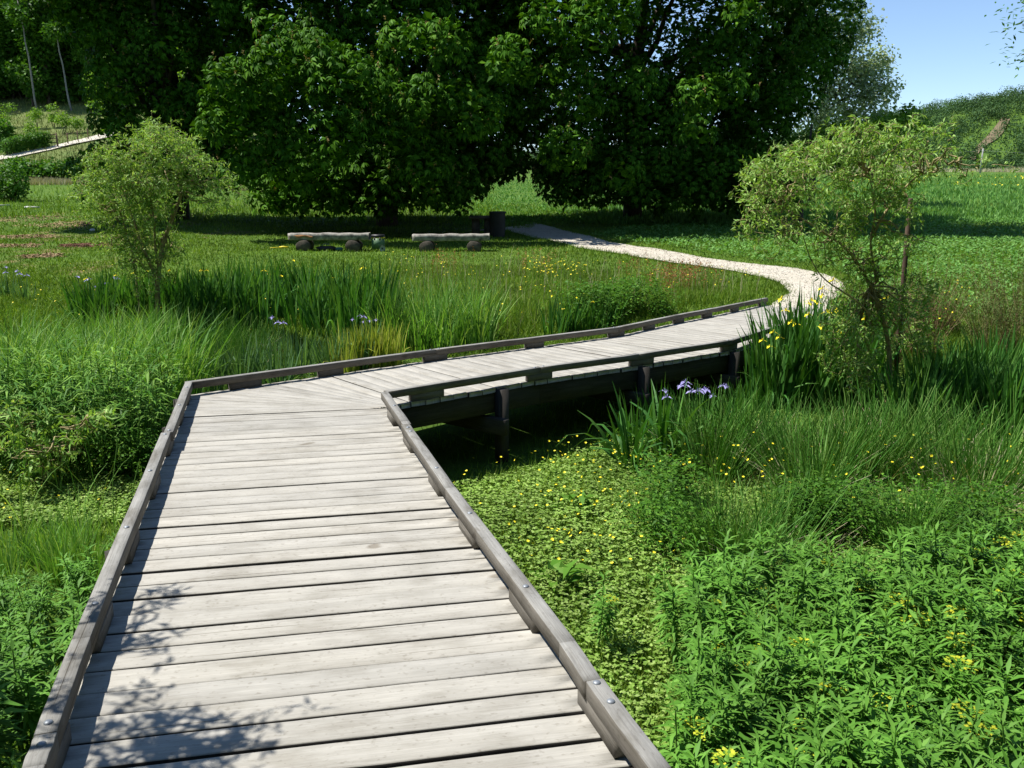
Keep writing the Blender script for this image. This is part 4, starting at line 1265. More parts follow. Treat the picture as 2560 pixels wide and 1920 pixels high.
# dark bag pushed under the left bench
x = aty(820, 632, B1[3])[0]; y = B1[3] - .10; z = float(gz(x, y))
bg_ = thing('tool_bag', 'low dark tool bag lying under the left log bench', 'bag', (x, y, z))
def blob(cx, cy, cz, rx, ry, rz, n=12, m=7):
    V = []; F = []
    for i in range(m + 1):
        ph = -math.pi / 2 + math.pi * i / m
        for j in range(n):
            a = 2 * math.pi * j / n; k = 1 + .12 * math.sin(3 * a + i)
            V.append((cx + rx * math.copysign(abs(math.cos(ph)) ** .6, 1) * math.cos(a) * k, cy + ry * abs(math.cos(ph)) ** .6 * math.sin(a) * k, cz + rz * math.sin(ph)))
    for i in range(m):
        for j in range(n): F.append([i * n + j, i * n + (j + 1) % n, (i + 1) * n + (j + 1) % n, (i + 1) * n + j])
    return V, F
V, F = blob(0, 0, .06, .28, .11, .07); mesh_obj('body', V, F, M['black'], bg_, True)
V, F = tube(np.array([[-.12, -.02, .12], [-.08, -.03, .18], [.06, -.03, .18], [.12, -.02, .12]]), .010, 6); mesh_obj('carry_handle', V, F, M['greyplastic'], bg_)
V, F = blob(.33, -.02, .045, .11, .08, .05); mesh_obj('side_pocket', V, F, plain('teal_cloth', (.06, .17, .15), .8, .2), bg_, True)
# yellow handled tool on the grass
p0 = at(676, 629); p1 = at(722, 627)
o = np.array(p0)
yt = thing('garden_tool', 'yellow handled garden tool lying on the grass left of the benches', 'tool', o)
V, F = tube(np.array([[0, 0, .09], np.array(p1) - o + [-.22, 0, .09]]), .013, 8); mesh_obj('handle', V, F, M['boxyellow'], yt)
V, F = tube(np.array([np.array(p1) - o + [-.24, 0, .09], np.array(p1) - o + [-.15, 0, .095], np.array(p1) - o + [0, 0, .09]]), [.026, .034, .024], 10); mesh_obj('grip', V, F, M['boxyellow'], yt)
# litter bin and a low slab in the shade
x, y, z = at(1244, 592)
lb = thing('litter_bin', 'grey round litter bin standing in the shade beside the path', 'bin', (x, y, z))
M['bin'] = plain('grey_bin_metal', (.035, .033, .03), .6, .4, var=.3, scale=3)
hb = (592 - 531) * y / 2100; rb = 19 * y / 2100
n = 20; a = np.arange(n) * 2 * np.pi / n
V = np.concatenate([np.column_stack([r_ * np.cos(a), r_ * np.sin(a), np.full(n, h_)]) for r_, h_ in ((rb * .9, 0), (rb, hb * .3), (rb, hb * .93))])
F = [[i * n + j, i * n + (j + 1) % n, (i + 1) * n + (j + 1) % n, (i + 1) * n + j] for i in range(2) for j in range(n)]
mesh_obj('body', V, np.array(F), M['bin'], lb, True)
V = np.concatenate([np.column_stack([r_ * np.cos(a), r_ * np.sin(a), np.full(n, h_)]) for r_, h_ in ((rb * 1.1, hb * .93), (rb * 1.1, hb), (rb * .7, hb * 1.01), (rb * .68, hb * .9))])
F = [[i * n + j, i * n + (j + 1) % n, (i + 1) * n + (j + 1) % n, (i + 1) * n + j] for i in range(3) for j in range(n)]
mesh_obj('rim', V, np.array(F), M['bin'], lb)
x, y, z = at(1205, 590)
st = thing('log_table', 'low dark log table in the shade behind the second bench', 'table', (x, y, z))
hs = (590 - 541) * y / 2100
V, F = boxm(0, 0, hs - .05, .42, .25, .05, .02); mesh_obj('top', V, F, M['log'], st)
V, F = tube(np.array([[-.2, 0, -.1], [-.2, 0, hs - .1]]), .13, 12); mesh_obj('leg', V, F, M['log'], st)
V, F = tube(np.array([[.2, 0, -.1], [.2, 0, hs - .1]]), .13, 12); mesh_obj('leg', V, F, M['log'], st)
# wooden stake by the right willow
xs, ys, zs = at(2262, 800)
Ys = Yr + .75
q0 = np.array(aty(2259, 760, Ys)); q1 = np.array(aty(2276, 498, Ys)); q0[2] = float(gz(q0[0], q0[1])) - .2
stake = tag(mesh_obj('wooden_stake', *tube(np.array([q0, (q0 + q1) / 2, q1, q1 + [0, 0, .012]]), [.026, .028, .028, .02], 9), plain('dark_stake_wood', (.10, .065, .045), .8, .25, var=.4, scale=8)), 'dark upright wooden stake rising from the shrubs beside the open willow', 'stake')
# pale boards and a stone on the left meadow
M['paleboard'] = plain('pale_board', (.66, .64, .58), .7, .2, var=.15)
for pa, pb, lab in (((-14, 518), (24, 516), 'pale board lying on the meadow, cut by the left picture edge'), ((66, 521), (96, 522), 'thin pale board lying on the meadow beside the leafy shrub')):
    a_, b_ = np.array(at(*pa)), np.array(at(*pb))
    V, F, A = beam(a_, b_, .16, .07, .03)
    tag(Soup().add(V, F, A).obj('pale_board', M['paleboard']), lab, 'board')
x, y, z = at(232, 578)
V, F = blob(0, 0, .03, .09, .08, .06); o_ = mesh_obj('white_stone', V, F, M['paleboard'], None, True); o_.location = (x, y, z)
tag(o_, 'small white stone on the scuffed meadow beside the round willow', 'stone')
# bark mulch patch
x, y, z = at(222, 614)
pts = []
n = 2600
a = rng.uniform(0, 6.28, n); r = np.sqrt(rng.random(n)) * (1 + .12 * np.sin(5 * a))
mx = x + r * np.cos(a) * .85; my = y + r * np.sin(a) * .55
V, F = leaves(np.column_stack([mx, my, gz(mx, my) + .03 * (1 - r) + .012]), np.column_stack([rng.normal(0, 1, (n, 2)), rng.normal(0, .15, n)]), np.tile([0, 0, 1.], (n, 1)) + rng.normal(0, .3, (n, 3)), .08, .03, simple=True)
tag(mesh_obj('bark_mulch', V, F, leafmat('bark_chips', [(.13, .065, .045), (.19, .095, .065), (.27, .15, .10)], 0, .9, .1)), 'patch of reddish bark mulch on the left meadow', 'mulch', kind='stuff')
# ------------------------------------------------------------------ marsh plants: prototypes, then copies
def scatter(protos, spots, label, cat, group, smin=.85, smax=1.15, zoff=-.02, tiltv=.05):
    """spots: list of (x, y[, scale]); protos: things used first themselves, then copied"""
    used = [getattr(p, '_', False) for p in protos]
    for i, sp in enumerate(spots):
        k = i % len(protos)
        o = protos[k] if 'placed' not in protos[k] else copy_tree(protos[k])
        protos[k]['placed'] = 1
        x, y = sp[0], sp[1]
        o.location = (x, y, float(gz(x, y)) + zoff)
        o.rotation_euler = (rng.normal(0, tiltv), rng.normal(0, tiltv), rng.uniform(0, 6.28))
        s = rng.uniform(smin, smax) * (sp[2] if len(sp) > 2 else 1)
        o.scale = (s, s, s * rng.uniform(.92, 1.08))
        lab = sp[3] if len(sp) > 3 else label
        tag(o, lab, cat, group if len(sp) <= 3 else None)
def flag_flower(mat, size, kind, parent, pos):
    """iris bloom: three drooping falls and three small upright standards"""
    s = Soup(); p = np.array(pos)
    a0 = rng.uniform(0, 6.28)
    for k in range(3):
        a = a0 + k * 2.094
        d = np.array([math.cos(a), math.sin(a), .35]); nn = np.array([-.3 * math.cos(a), -.3 * math.sin(a), 1])
        V, F = leaves(p[None], d[None], nn[None], size, size * .62, .1, .55); s.add(V, F)
        a += 1.047
        d = np.array([.35 * math.cos(a), .35 * math.sin(a), 1]); nn = np.array([-math.cos(a), -math.sin(a), .3])
        V, F = leaves(p[None], d[None], nn[None], size * .7, size * .3, .1, .1); s.add(V, F)
    s.obj('flower', mat, parent)
def iris(seed, n, h, wd, spread, mat, fl=(), fmat=None, fsize=.06, bendy=.25, floppy=.08, name='iris_clump'):
    global rng
    rng = np.random.default_rng(seed)
    t = thing(name, None, 'plant')
    r = spread * np.sqrt(rng.random(n)); a = rng.uniform(0, 6.28, n)
    P = np.column_stack([r * np.cos(a), r * np.sin(a), np.zeros(n)])
    H = h * rng.uniform(.55, 1.08, n)
    lean = rng.uniform(.0, .22, n) + r * .4; bend = np.abs(rng.normal(0, bendy, n))
    fl_ = rng.random(n) < floppy; bend[fl_] += rng.uniform(1.2, 2.4, fl_.sum())
    V, F = blades(P, H, wd * rng.uniform(.75, 1.2, n), a + rng.normal(0, .7, n), lean, bend, 5, None, lambda q: (.8 if q < .1 else 1.0) * (1 - max(0, (q - .45) / .55) ** 1.5))
    Soup().add(V, F).obj('leaves', mat, t)
    for (fx, fy, fz) in fl:
        V, F = tube(np.array([[fx * .4, fy * .4, 0], [fx * .8, fy * .8, fz * .6], [fx, fy, fz]]), [.006, .005, .004], 5)
        Soup().add(V, F).obj('flower_stalk', mat, t)
        flag_flower(fmat, fsize, 0, t, (fx, fy, fz))
    return t
def jit(px, py, sx, sy, n):
    out = []
    for _ in range(n):
        q = at(px + rng.uniform(-sx, sx), py + rng.uniform(-sy, sy)); out.append((q[0], q[1]))
    return out
def line(pts, n, sx, sy):
    P = resample(pts, n); out = []
    for p in P:
        q = at(p[0] + rng.normal(0, sx), p[1] + rng.normal(0, sy)); out.append((q[0], q[1]))
    return out
IY = [iris(500 + i, 36, .92, .036, .22, M['iris'], [(.1, .05, .80)] if i == 1 else [], M['yellow'], .055) for i in range(6)]
scatter(IY, line([(425, 812), (560, 800), (700, 800), (830, 806), (960, 822)], 34, 12, 16) + line([(440, 780), (700, 775), (900, 790)], 16, 14, 8),
        'tall dark green yellow flag iris in the long bed behind the near rail corner', 'iris', 'irises of the long bed')
scatter([copy_tree(IY[0]), copy_tree(IY[2]), copy_tree(IY[1])], line([(215, 800), (290, 796), (385, 792)], 13, 10, 12),
        'dark green iris clump behind the bent trunk of the round willow', 'iris', 'irises behind the willow trunk', .8, .95)
rng = np.random.default_rng(61)
IB = [iris(520 + i, 34, .66, .022, .2, M['irisblue'], [], M['blue'], .06) for i in range(3)]
scatter(IB, line([(520, 985), (640, 962), (780, 940), (900, 925)], 17, 16, 10), 'upright bluish green iris clump just behind the far rail', 'iris', 'bluish irises behind the rail', .85, 1.1)
IV = [iris(530 + i, 44, .66, .030, .17, M['irisvar'], bendy=.12, floppy=.02) for i in range(2)]
scatter(IV, line([(850, 935), (900, 925), (950, 915), (995, 908)], 8, 8, 6), 'yellowish leaved iris clump glowing behind the far rail', 'iris', 'yellow leaved irises', .85, 1.05)
IBL = [iris(540, 24, .5, .022, .16, M['irisblue'], [(.08, .02, .52), (-.1, .05, .48), (0, -.1, .44)], M['blue'], .06)]
scatter(IBL, [(*at(218, 765)[:2],), (*at(255, 770)[:2],), (*at(295, 775)[:2],), (*at(15, 740)[:2],), (*at(60, 750)[:2],)], 'small blue iris clump left of the round willow', 'iris', 'blue irises by the willow')
scatter([copy_tree(IBL[0])], [(*at(900, 870)[:2],), (*at(925, 875)[:2],), (*at(700, 890)[:2],)], 'blue flowered iris among the marsh leaves beyond the far rail', 'iris', 'blue irises beyond the rail')
scatter([copy_tree(IY[1]), copy_tree(IY[0])], line([(1380, 838), (1440, 832), (1530, 822)], 6, 12, 4), 'yellow flag iris clump against the middle of the far rail', 'iris', 'irises against the far rail', .6, .75)
# right bank: yellow flags beside the end of the walk
rng = np.random.default_rng(62)
IYR = [iris(550 + i, 44, 1.0, .040, .24, M['iris'], [(.12, .05, 1.0), (-.14, .08, .9)][:2 - i // 2] if i != 1 else [], M['yellow'], .075) for i in range(3)]
scatter(IYR, line([(1900, 1015), (1960, 990), (2030, 985), (2110, 985)], 16, 16, 14) + line([(1960, 930), (2060, 915), (2150, 930)], 9, 16, 10),
        'tall yellow flag iris crowding the right rail near the end of the walk', 'iris', 'yellow flags by the walk end')
scatter([copy_tree(IYR[1]), copy_tree(IY[2])], line([(2270, 1090), (2360, 1075), (2450, 1080), (2560, 1095)], 20, 18, 16) + line([(2300, 1030), (2430, 1010), (2560, 1010)], 12, 16, 12),
        'dark iris clump at the right edge beyond the rushes', 'iris', 'dark irises at the right', .8, 1.0)
IBR = [iris(560 + i, 40, .62, .026, .2, M['iris'], [(.1, .05, .62), (-.12, .08, .58), (.02, -.14, .54), (.15, -.1, .5)] if i == 0 else [], M['blue'], .07, floppy=.15) for i in range(3)]
scatter(IBR, [(*at(1690, 1090)[:2],), (*at(1590, 1125)[:2],), (*at(1640, 1090)[:2],), (*at(1730, 1110)[:2],), (*at(1770, 1105)[:2],), (*at(1830, 1100)[:2],), (*at(1780, 1080)[:2],), (*at(1900, 1110)[:2],), (*at(1860, 1050)[:2],)],
        'violet blue iris clump below the near rail of the second run', 'iris', 'violet irises below the walk', .85, 1.1)
IA = iris(570, 34, .84, .040, .12, M['iris'], bendy=1.1, floppy=.5)
scatter([IA], [(*at(1575, 1178)[:2], 1.0, 'iris with broad arching leaves standing alone below the dark post'), (*at(1660, 1160)[:2], .9, 'second arching leaved iris just right of the lone broad leaved one')], '', 'iris', None)
# ---- rush tussocks
def tussock(seed, n, h, r, mat, name='rush_tussock', dead=0):
    global rng
    rng = np.random.default_rng(seed)
    t = thing(name, None, 'plant')
    a = rng.uniform(0, 6.28, n); q = r * np.sqrt(rng.random(n))
    P = np.column_stack([q * np.cos(a), q * np.sin(a), np.zeros(n)])
    V, F = blades(P, h * rng.uniform(.4, 1.1, n), rng.uniform(.006, .0105, n), a + rng.normal(0, .6, n), np.abs(rng.normal(.12, .2, n)) + q * .8, np.abs(rng.normal(.15, .32, n)), 3, None, lambda q_: 1 - .6 * q_)
    Soup().add(V, F).obj('stems', mat, t)
    if dead:
        a = rng.uniform(0, 6.28, dead); q = r * 1.2 * np.sqrt(rng.random(dead))
        P = np.column_stack([q * np.cos(a), q * np.sin(a), np.zeros(dead)])
        V, F = blades(P, h * rng.uniform(.4, .9, dead), .008, a, rng.uniform(.4, 1.2, dead), rng.uniform(.1, .7, dead), 3, None, lambda q_: 1 - .6 * q_)
        Soup().add(V, F).obj('dead_stems', M['straw'], t)
    return t
RU = [tussock(600 + i, (150, 190, 120)[i], .82, .20, M['rush'], dead=26 if i == 1 else 12) for i in range(3)]
scatter(RU, jit(1800, 1190, 60, 26, 6) + jit(1930, 1170, 50, 20, 4) + jit(2110, 1200, 90, 30, 7) + jit(2400, 1225, 120, 36, 9) + jit(2030, 1265, 70, 18, 3) + jit(2290, 1170, 50, 20, 3),
        'rush tussock in the belt between the irises and the flowery herbs at right', 'rushes', 'rushes of the right belt', .8, 1.1)
scatter([copy_tree(RU[0]), copy_tree(RU[2])], jit(1860, 1420, 85, 22, 7), 'fine upright rush tussock behind the spurge bed, nearer the walk', 'rushes', 'rushes behind the spurge bed', .7, .9)
scatter([copy_tree(RU[2])], jit(2300, 1400, 60, 12, 4), 'sparse rush tussock behind the spurge bed, farther right', 'rushes', 'farther rushes behind the spurge', .6, .8)
scatter([copy_tree(RU[1]), copy_tree(RU[0])], line([(420, 860), (560, 880), (700, 905), (470, 930)], 15, 30, 18), 'thin leaved rush tussock between the iris bed and the rail corner', 'rushes', 'rushes by the rail corner', .6, .85)
scatter([copy_tree(RU[0])], [(*at(1612, 1320)[:2], .55, 'single slim rush tuft rising from the buttercup patch')], '', 'rushes', None)
rng = np.random.default_rng(63)
dead = tussock(640, 60, .5, .25, M['straw'], 'dead_grass_tussock', 190)
scatter([dead], [(*at(2450, 1262)[:2], 1.2, 'collapsed tussock of brownish dead grass below the right rushes'), (*at(2040, 1385)[:2], .6, 'small dead tussock beside the rushes behind the spurge')], '', 'dead grass', None)
# ---- tall light green reedy clumps
RE = []
for i in range(3):
    rng = np.random.default_rng(650 + i)
    t = thing('reed_grass_clump', None, 'plant')
    n = 62; a = rng.uniform(0, 6.28, n); q = .26 * np.sqrt(rng.random(n))
    V, F = blades(np.column_stack([q * np.cos(a), q * np.sin(a), np.zeros(n)]), .98 * rng.uniform(.5, 1.08, n), rng.uniform(.014, .024, n), a + rng.normal(0, .8, n), np.abs(rng.normal(.08, .16, n)), np.abs(rng.normal(.45, .5, n)), 6)
    Soup().add(V, F).obj('leaves', M['reed'], t); RE.append(t)
rng = np.random.default_rng(64)
scatter(RE, line([(980, 860), (1060, 862), (1140, 862), (1215, 850)], 14, 16, 16), 'pale green reed grass clump between the iris bed and the flowery meadow', 'reed grass', 'reed grass behind the rail')
scatter([copy_tree(RE[0]), copy_tree(RE[1])], line([(20, 975), (120, 955), (230, 940), (330, 930), (420, 930)], 30, 24, 20),
        'pale green tall grass clump left of the round willow', 'reed grass', 'tall grass at the left', .8, 1.08)
# ---- broad leaved canes of the dark thicket
CA = []
for i in range(3):
    rng = np.random.default_rng(660 + i)
    t = thing('cane_clump', None, 'plant'); st = Soup(); lf = Soup()
    for j in range(15):
        a = rng.uniform(0, 6.28); q = .24 * math.sqrt(rng.random()); h = rng.uniform(.6, 1.05)
        b0 = np.array([q * math.cos(a), q * math.sin(a), 0]); tip = b0 + [.25 * math.cos(a) * rng.random(), .25 * math.sin(a) * rng.random(), h]
        V, F = tube(np.array([b0, (b0 + tip) / 2 + rng.normal(0, .015, 3), tip]), [.005, .004, .002], 5, False); st.add(V, F)
        m = 11; u = np.linspace(.25, 1, m)[:, None]; p = b0 + (tip - b0) * u; az_ = rng.uniform(0, 6.28, m)
        V, F = leaves(p, np.column_stack([np.cos(az_), np.sin(az_), rng.uniform(-.1, .9, m)]), np.column_stack([-np.cos(az_) * .3, -np.sin(az_) * .3, np.ones(m)]), rng.uniform(.13, .22, m), rng.uniform(.016, .026, m), .12, .45); lf.add(V, F)
    lf.obj('leaves', M['cane'], t); st.obj('stems', M['rush'], t); CA.append(t)
rng = np.random.default_rng(165)
scatter([copy_tree(RE[2]), copy_tree(RE[1])], jit(120, 1400, 120, 60, 11), 'low grass clump in the sunny strip outside the left rail', 'grass clump', 'grass clumps of the sunny strip', .35, .55)
AM = []
for i in range(2):
    rng = np.random.default_rng(670 + i)
    t = thing('arching_grass_clump', None, 'plant')
    n = 120; a = rng.uniform(0, 6.28, n); q = .20 * np.sqrt(rng.random(n))
    V, F = blades(np.column_stack([q * np.cos(a), q * np.sin(a), np.zeros(n)]), 1.18 * rng.uniform(.55, 1.05, n), rng.uniform(.012, .020, n), a + rng.normal(0, .5, n), np.abs(rng.normal(.12, .12, n)), np.abs(rng.normal(.95, .5, n)), 7)
    Soup().add(V, F).obj('leaves', M['reed'], t); AM.append(t)
rng = np.random.default_rng(166)
scatter(AM, line([(20, 1060), (130, 1050), (240, 1035), (340, 1025), (425, 1020)], 22, 22, 20) + line([(40, 1110), (180, 1100), (300, 1090)], 9, 22, 14), 'arching bright grass clump of the rounded mound beside the boardwalk bend', 'grass clump', 'arching grasses of the left mound', 1.0, 1.22)
rng = np.random.default_rng(65)
scatter(CA, line([(-20, 1165), (90, 1160), (200, 1150), (300, 1150), (380, 1135)], 26, 22, 24),
        'leafy cane clump of the dark thicket left of the boardwalk', 'cane plant', 'canes of the dark thicket', .85, 1.12)
# ---- marsh spurge
SP = []
def spurge(seed, h, flower):
    global rng
    rng = np.random.default_rng(seed)
    t = thing('marsh_spurge', None, 'plant')
    s = Soup(); lf = Soup()
    for st in range(3):
        a = rng.uniform(0, 6.28); hh = h * rng.uniform(.8, 1.05)
        b0 = np.array([.04 * math.cos(a), .04 * math.sin(a), 0.]); tip = b0 + [.10 * math.cos(a) * rng.random(), .10 * math.sin(a) * rng.random(), hh]
        pts = np.array([b0, (b0 + tip) / 2 + rng.normal(0, .01, 3), tip])
        V, F = tube(pts, [.006, .005, .003], 5, False); s.add(V, F)
        m = 46; u = np.linspace(.3, 1.0, m) ** .7; p = b0 + (tip - b0) * u[:, None]
        az_ = np.arange(m) * 2.39996 + rng.normal(0, .2, m); up = -.15 + 1.3 * np.clip((u - .8) / .2, 0, 1) ** 2 + rng.normal(0, .12, m)
        D = np.column_stack([np.cos(az_), np.sin(az_), up]); Nn = np.column_stack([-np.cos(az_) * up, -np.sin(az_) * up, np.ones(m)]) + rng.normal(0, .15, (m, 3))
        L = (.104 - .03 * np.clip((u - .85) / .15, 0, 1)) * rng.uniform(.8, 1.15, m)
        V, F = leaves(p, D, Nn, L, L * .195, .10, .22); lf.add(V, F)
        for k in range(2):     # side shoots
            c = b0 + (tip - b0) * rng.uniform(.6, .9); a2 = rng.uniform(0, 6.28); e = c + np.array([.09 * math.cos(a2), .09 * math.sin(a2), .06])
            V, F = tube(np.array([c, e]), [.003, .002], 4, False); s.add(V, F)
            m2 = 12; az2 = np.arange(m2) * 2.39996; u2 = rng.uniform(.5, 1, m2)[:, None]
            V, F = leaves(c + (e - c) * u2, np.column_stack([np.cos(az2), np.sin(az2), rng.uniform(-.1, .8, m2)]), np.tile([0, 0, 1.], (m2, 1)) + rng.normal(0, .2, (m2, 3)), .058, .014, .1, .2); lf.add(V, F)
        if flower and st < flower:
            fl = Soup(); m3 = 46
            q = .045 * np.sqrt(rng.random(m3)); a3 = rng.uniform(0, 6.28, m3)
            pp = tip + np.column_stack([q * np.cos(a3), q * np.sin(a3), .025 - q * .4 + rng.uniform(-.008, .012, m3)])
            V, F = leaves(pp, np.column_stack([np.cos(a3), np.sin(a3), rng.uniform(-.1, .5, m3)]), np.tile([0, 0, 1.], (m3, 1)) + rng.normal(0, .3, (m3, 3)), .017, .014, .1, .1, True); fl.add(V, F)
            fl.obj('flower_head', M['spurgeflower'], t)
    lf.obj('leaves', M['spurge'], t); s.obj('stems', M['rush'], t)
    return t
SPg = [spurge(700 + i, .66, 0) for i in range(4)]
SPf = [spurge(710 + i, .62, 1 + i) for i in range(2)]
rng = np.random.default_rng(66)
bed = [(.62, 1.3), (.50, 1.9), (.62, 2.35), (.70, 2.9), (.95, 3.5), (.85, 4.15), (1.5, 4.35), (2.3, 4.3), (3.3, 4.35), (3.3, 1.3)]
pts = []
while len(pts) < 228:
    x, y = rng.uniform(.45, 3.3), rng.uniform(1.3, 4.4)
    if not inpoly(np.array([x]), np.array([y]), bed)[0]: continue
    if any((x - p[0]) ** 2 + (y - p[1]) ** 2 < .10 ** 2 for p in pts): continue
    if x / y > .72: continue
    pts.append((x, y, 1.03 + .08 * sstep(1.2, 3, x)))
fl = [p for p in pts[:44]]; gr = pts[44:]
scatter(SPg, gr, 'bright green marsh spurge without flowers in the bed at the lower right', 'spurge', 'leafy spurges of the bed', .88, 1.08, -.02, .07)
scatter(SPf, fl, 'marsh spurge with yellow green flower head in the bed at the lower right', 'spurge', 'flowering spurges of the bed', .9, 1.08, -.02, .07)
scatter([copy_tree(SPf[0])], [(*at(1490, 1640)[:2], .8, 'lone flowering spurge against the outside of the right rail')], '', 'spurge', None)
# darker herbs outside the left rail
pts = []
edge = lambda y: np.interp(y, LA[:, 1], LA[:, 0])
while len(pts) < 68:
    y = rng.uniform(1.6, 4.7); x = float(edge(y)) - rng.uniform(.12, 1.5)
    if x / y < -.95 or any((x - p[0]) ** 2 + (y - p[1]) ** 2 < .12 ** 2 for p in pts): continue
    pts.append((x, y, 1.05 if y < 3.6 else .72))
scatter([copy_tree(SPg[0]), copy_tree(SPg[1]), copy_tree(SPg[2])], pts, 'leafy spurge in the shade outside the left rail', 'spurge', 'spurges outside the left rail', .85, 1.1, -.02, .08)
# leafy herb mounds between rushes and spurge
def herbmound(seed, h, L, Wd, mat, n, name='leafy_herb', r=.25):
    global rng
    rng = np.random.default_rng(seed)
    t = thing(name, None, 'plant')
    p = np.column_stack([rng.normal(0, r * .6, n), rng.normal(0, r * .6, n), h * rng.random(n) ** .7])
    a = rng.uniform(0, 6.28, n)
    V, F = leaves(p, np.column_stack([np.cos(a), np.sin(a), rng.uniform(-.3, .7, n)]), np.tile([0, 0, 1.], (n, 1)) + rng.normal(0, .35, (n, 3)), L * rng.uniform(.6, 1.2, n), Wd * rng.uniform(.7, 1.2, n), .12, .25)
    Soup().add(V, F).obj('leaves', mat, t)
    s = Soup()
    for i in range(9):
        q = p[int(rng.integers(0, n))]
        V, F = tube(np.array([[q[0] * .4, q[1] * .4, 0], q]), [.004, .002], 4, False); s.add(V, F)
    s.obj('stems', M['rush'], t)
    return t
HM = [herbmound(720 + i, .5, .06, .024, M['bush'], 420) for i in range(2)]
rng = np.random.default_rng(167)
scatter([copy_tree(HM[0]), copy_tree(HM[1])], [(rng.uniform(2.6, 5.2), rng.uniform(1.4, 4.4)) for _ in range(34)], 'leafy herb mound along the right edge of the spurge bed', 'herb', 'herbs right of the spurge bed', .9, 1.3)
rng = np.random.default_rng(67)
scatter(HM, jit(1700, 1290, 60, 40, 6) + jit(2080, 1350, 130, 30, 12) + jit(2420, 1370, 140, 34, 14) + jit(1690, 1390, 60, 30, 4), 'mounded leafy herb between the rush belt and the spurge bed', 'herb', 'herbs behind the spurge bed', .6, .95)
scatter([copy_tree(HM[0]), copy_tree(HM[1])], jit(1480, 800, 70, 22, 9) + jit(1600, 785, 60, 16, 6), 'dark leafy herb standing in the flowery meadow behind the far rail', 'herb', 'herbs of the flowery meadow', .9, 1.35)
scatter([copy_tree(HM[1])], jit(330, 1190, 50, 16, 5), 'low leafy herb at the foot of the dark thicket near the left rail', 'herb', 'herbs below the thicket', .7, .9)
DK = herbmound(730, .22, .17, .07, M['bush'], 16, 'dock_plant', .08)
scatter([DK], [(*at(1440, 1285)[:2], 1, 'broad leaved dock in the middle of the buttercup patch'), (*at(1405, 1480)[:2], 1, 'broad leaved dock nearer the spurge and the right rail'), (*at(1000, 640 + 170)[:2], 1.2, 'broad leaved dock behind the reed grass')], '', 'dock', None)
rng = np.random.default_rng(68)
# ---- brownish twiggy shrubs on the right
def twiggy(seed, n, h, r, mat, leafn, lmat, name, L=.03, Wd=.008):
    global rng
    rng = np.random.default_rng(seed)
    t = thing(name, None, 'shrub')
    a = rng.uniform(0, 6.28, n); q = r * np.sqrt(rng.random(n)) * .6
    P = np.column_stack([q * np.cos(a), q * np.sin(a), np.zeros(n)])
    lean = rng.uniform(.05, .6, n); H = h * rng.uniform(.5, 1.05, n); bd = rng.normal(0, .3, n)
    V, F = blades(P, H, .008, a, lean, bd, 5, None, lambda q_: 1 - .75 * q_)
    Soup().add(V, F).obj('twigs', mat, t)
    if leafn:
        i = rng.integers(0, n, leafn); u = rng.uniform(.25, 1.0, leafn)
        rows = V.reshape(n, 12, 3); mid = (rows[:, 0::2] + rows[:, 1::2]) / 2
        f = u * 5; k = np.clip(f.astype(int), 0, 4); w_ = (f - k)[:, None]
        p = mid[i, k] * (1 - w_) + mid[i, k + 1] * w_ + rng.normal(0, .03, (leafn, 3))
        V, F = leaves(p, rng.normal(0, 1, (leafn, 3)) + [0, 0, .4], rng.normal(0, .6, (leafn, 3)) + [0, 0, .6], L, Wd, simple=True)
        Soup().add(V, F).obj('leaves', lmat, t)
    return t
HT = [twiggy(740 + i, 120, .95, .42, M['heath'], 900, M['bush'], 'twiggy_shrub', .034, .014) for i in range(2)]
scatter(HT, line([(2110, 830), (2180, 835), (2260, 835), (2340, 840)], 8, 14, 12) + [(*at(2200, 900)[:2],), (*at(2290, 890)[:2],)], 'brownish twiggy shrub around the foot of the wooden stake', 'shrub', 'twiggy shrubs by the stake', .85, 1.15)
FE = [twiggy(750 + i, 120, 1.35, .5, M['heath'], 5200, M['feather'], 'feathery_shrub', .034, .009) for i in range(2)]
scatter(FE, [(*at(2475, 880)[:2], 1.0, 'feathery grey green shrub standing nearer the stake'), (*at(2570, 885)[:2], 1.1, 'feathery grey green shrub cut by the right picture edge')], '', 'shrub', None)

# ------------------------------------------------------------------ grasses and flowers nobody could count
rng = np.random.default_rng(80)
def in_view(x, y, m=.9): return np.abs(x) < m * y + .6
def dist_ok(x, y, path=True, deckpad=True):
    ok = in_view(x, y)
    if path: ok &= ~inpoly(x, y, PATH)
    ok &= ~inpoly(x, y, DECKPOLY)
    return ok
def samp(n, y0, y1, pw=1.0, xm=.9):
    u = rng.random(n)
    y = (y0 ** (1 - pw) + u * (y1 ** (1 - pw) - y0 ** (1 - pw))) ** (1 / (1 - pw)) if pw != 1 else y0 * (y1 / y0) ** u
    x = rng.uniform(-xm, xm, n) * y
    return x, y
def grass(name, x, y, h, wd, mat, label=None, lean=.25, bend=.5, k=2, cat='grass'):
    n = len(x)
    V, F = blades(np.column_stack([x, y, gz(x, y) - .01]), h, wd, rng.uniform(0, 6.28, n), np.abs(rng.normal(0, lean, n)), np.abs(rng.normal(0, bend, n)), k)
    return tag(mesh_obj(name, V, F, mat), label, cat, None, 'stuff')
def patchy(x, y, s=.8, ph=0.0):
    return .5 + .25 * (np.sin(x * s * 2.1 + ph + 1.3 * np.sin(y * s)) + np.sin(y * s * 1.7 - ph + 1.1 * np.sin(x * s * 1.3)))
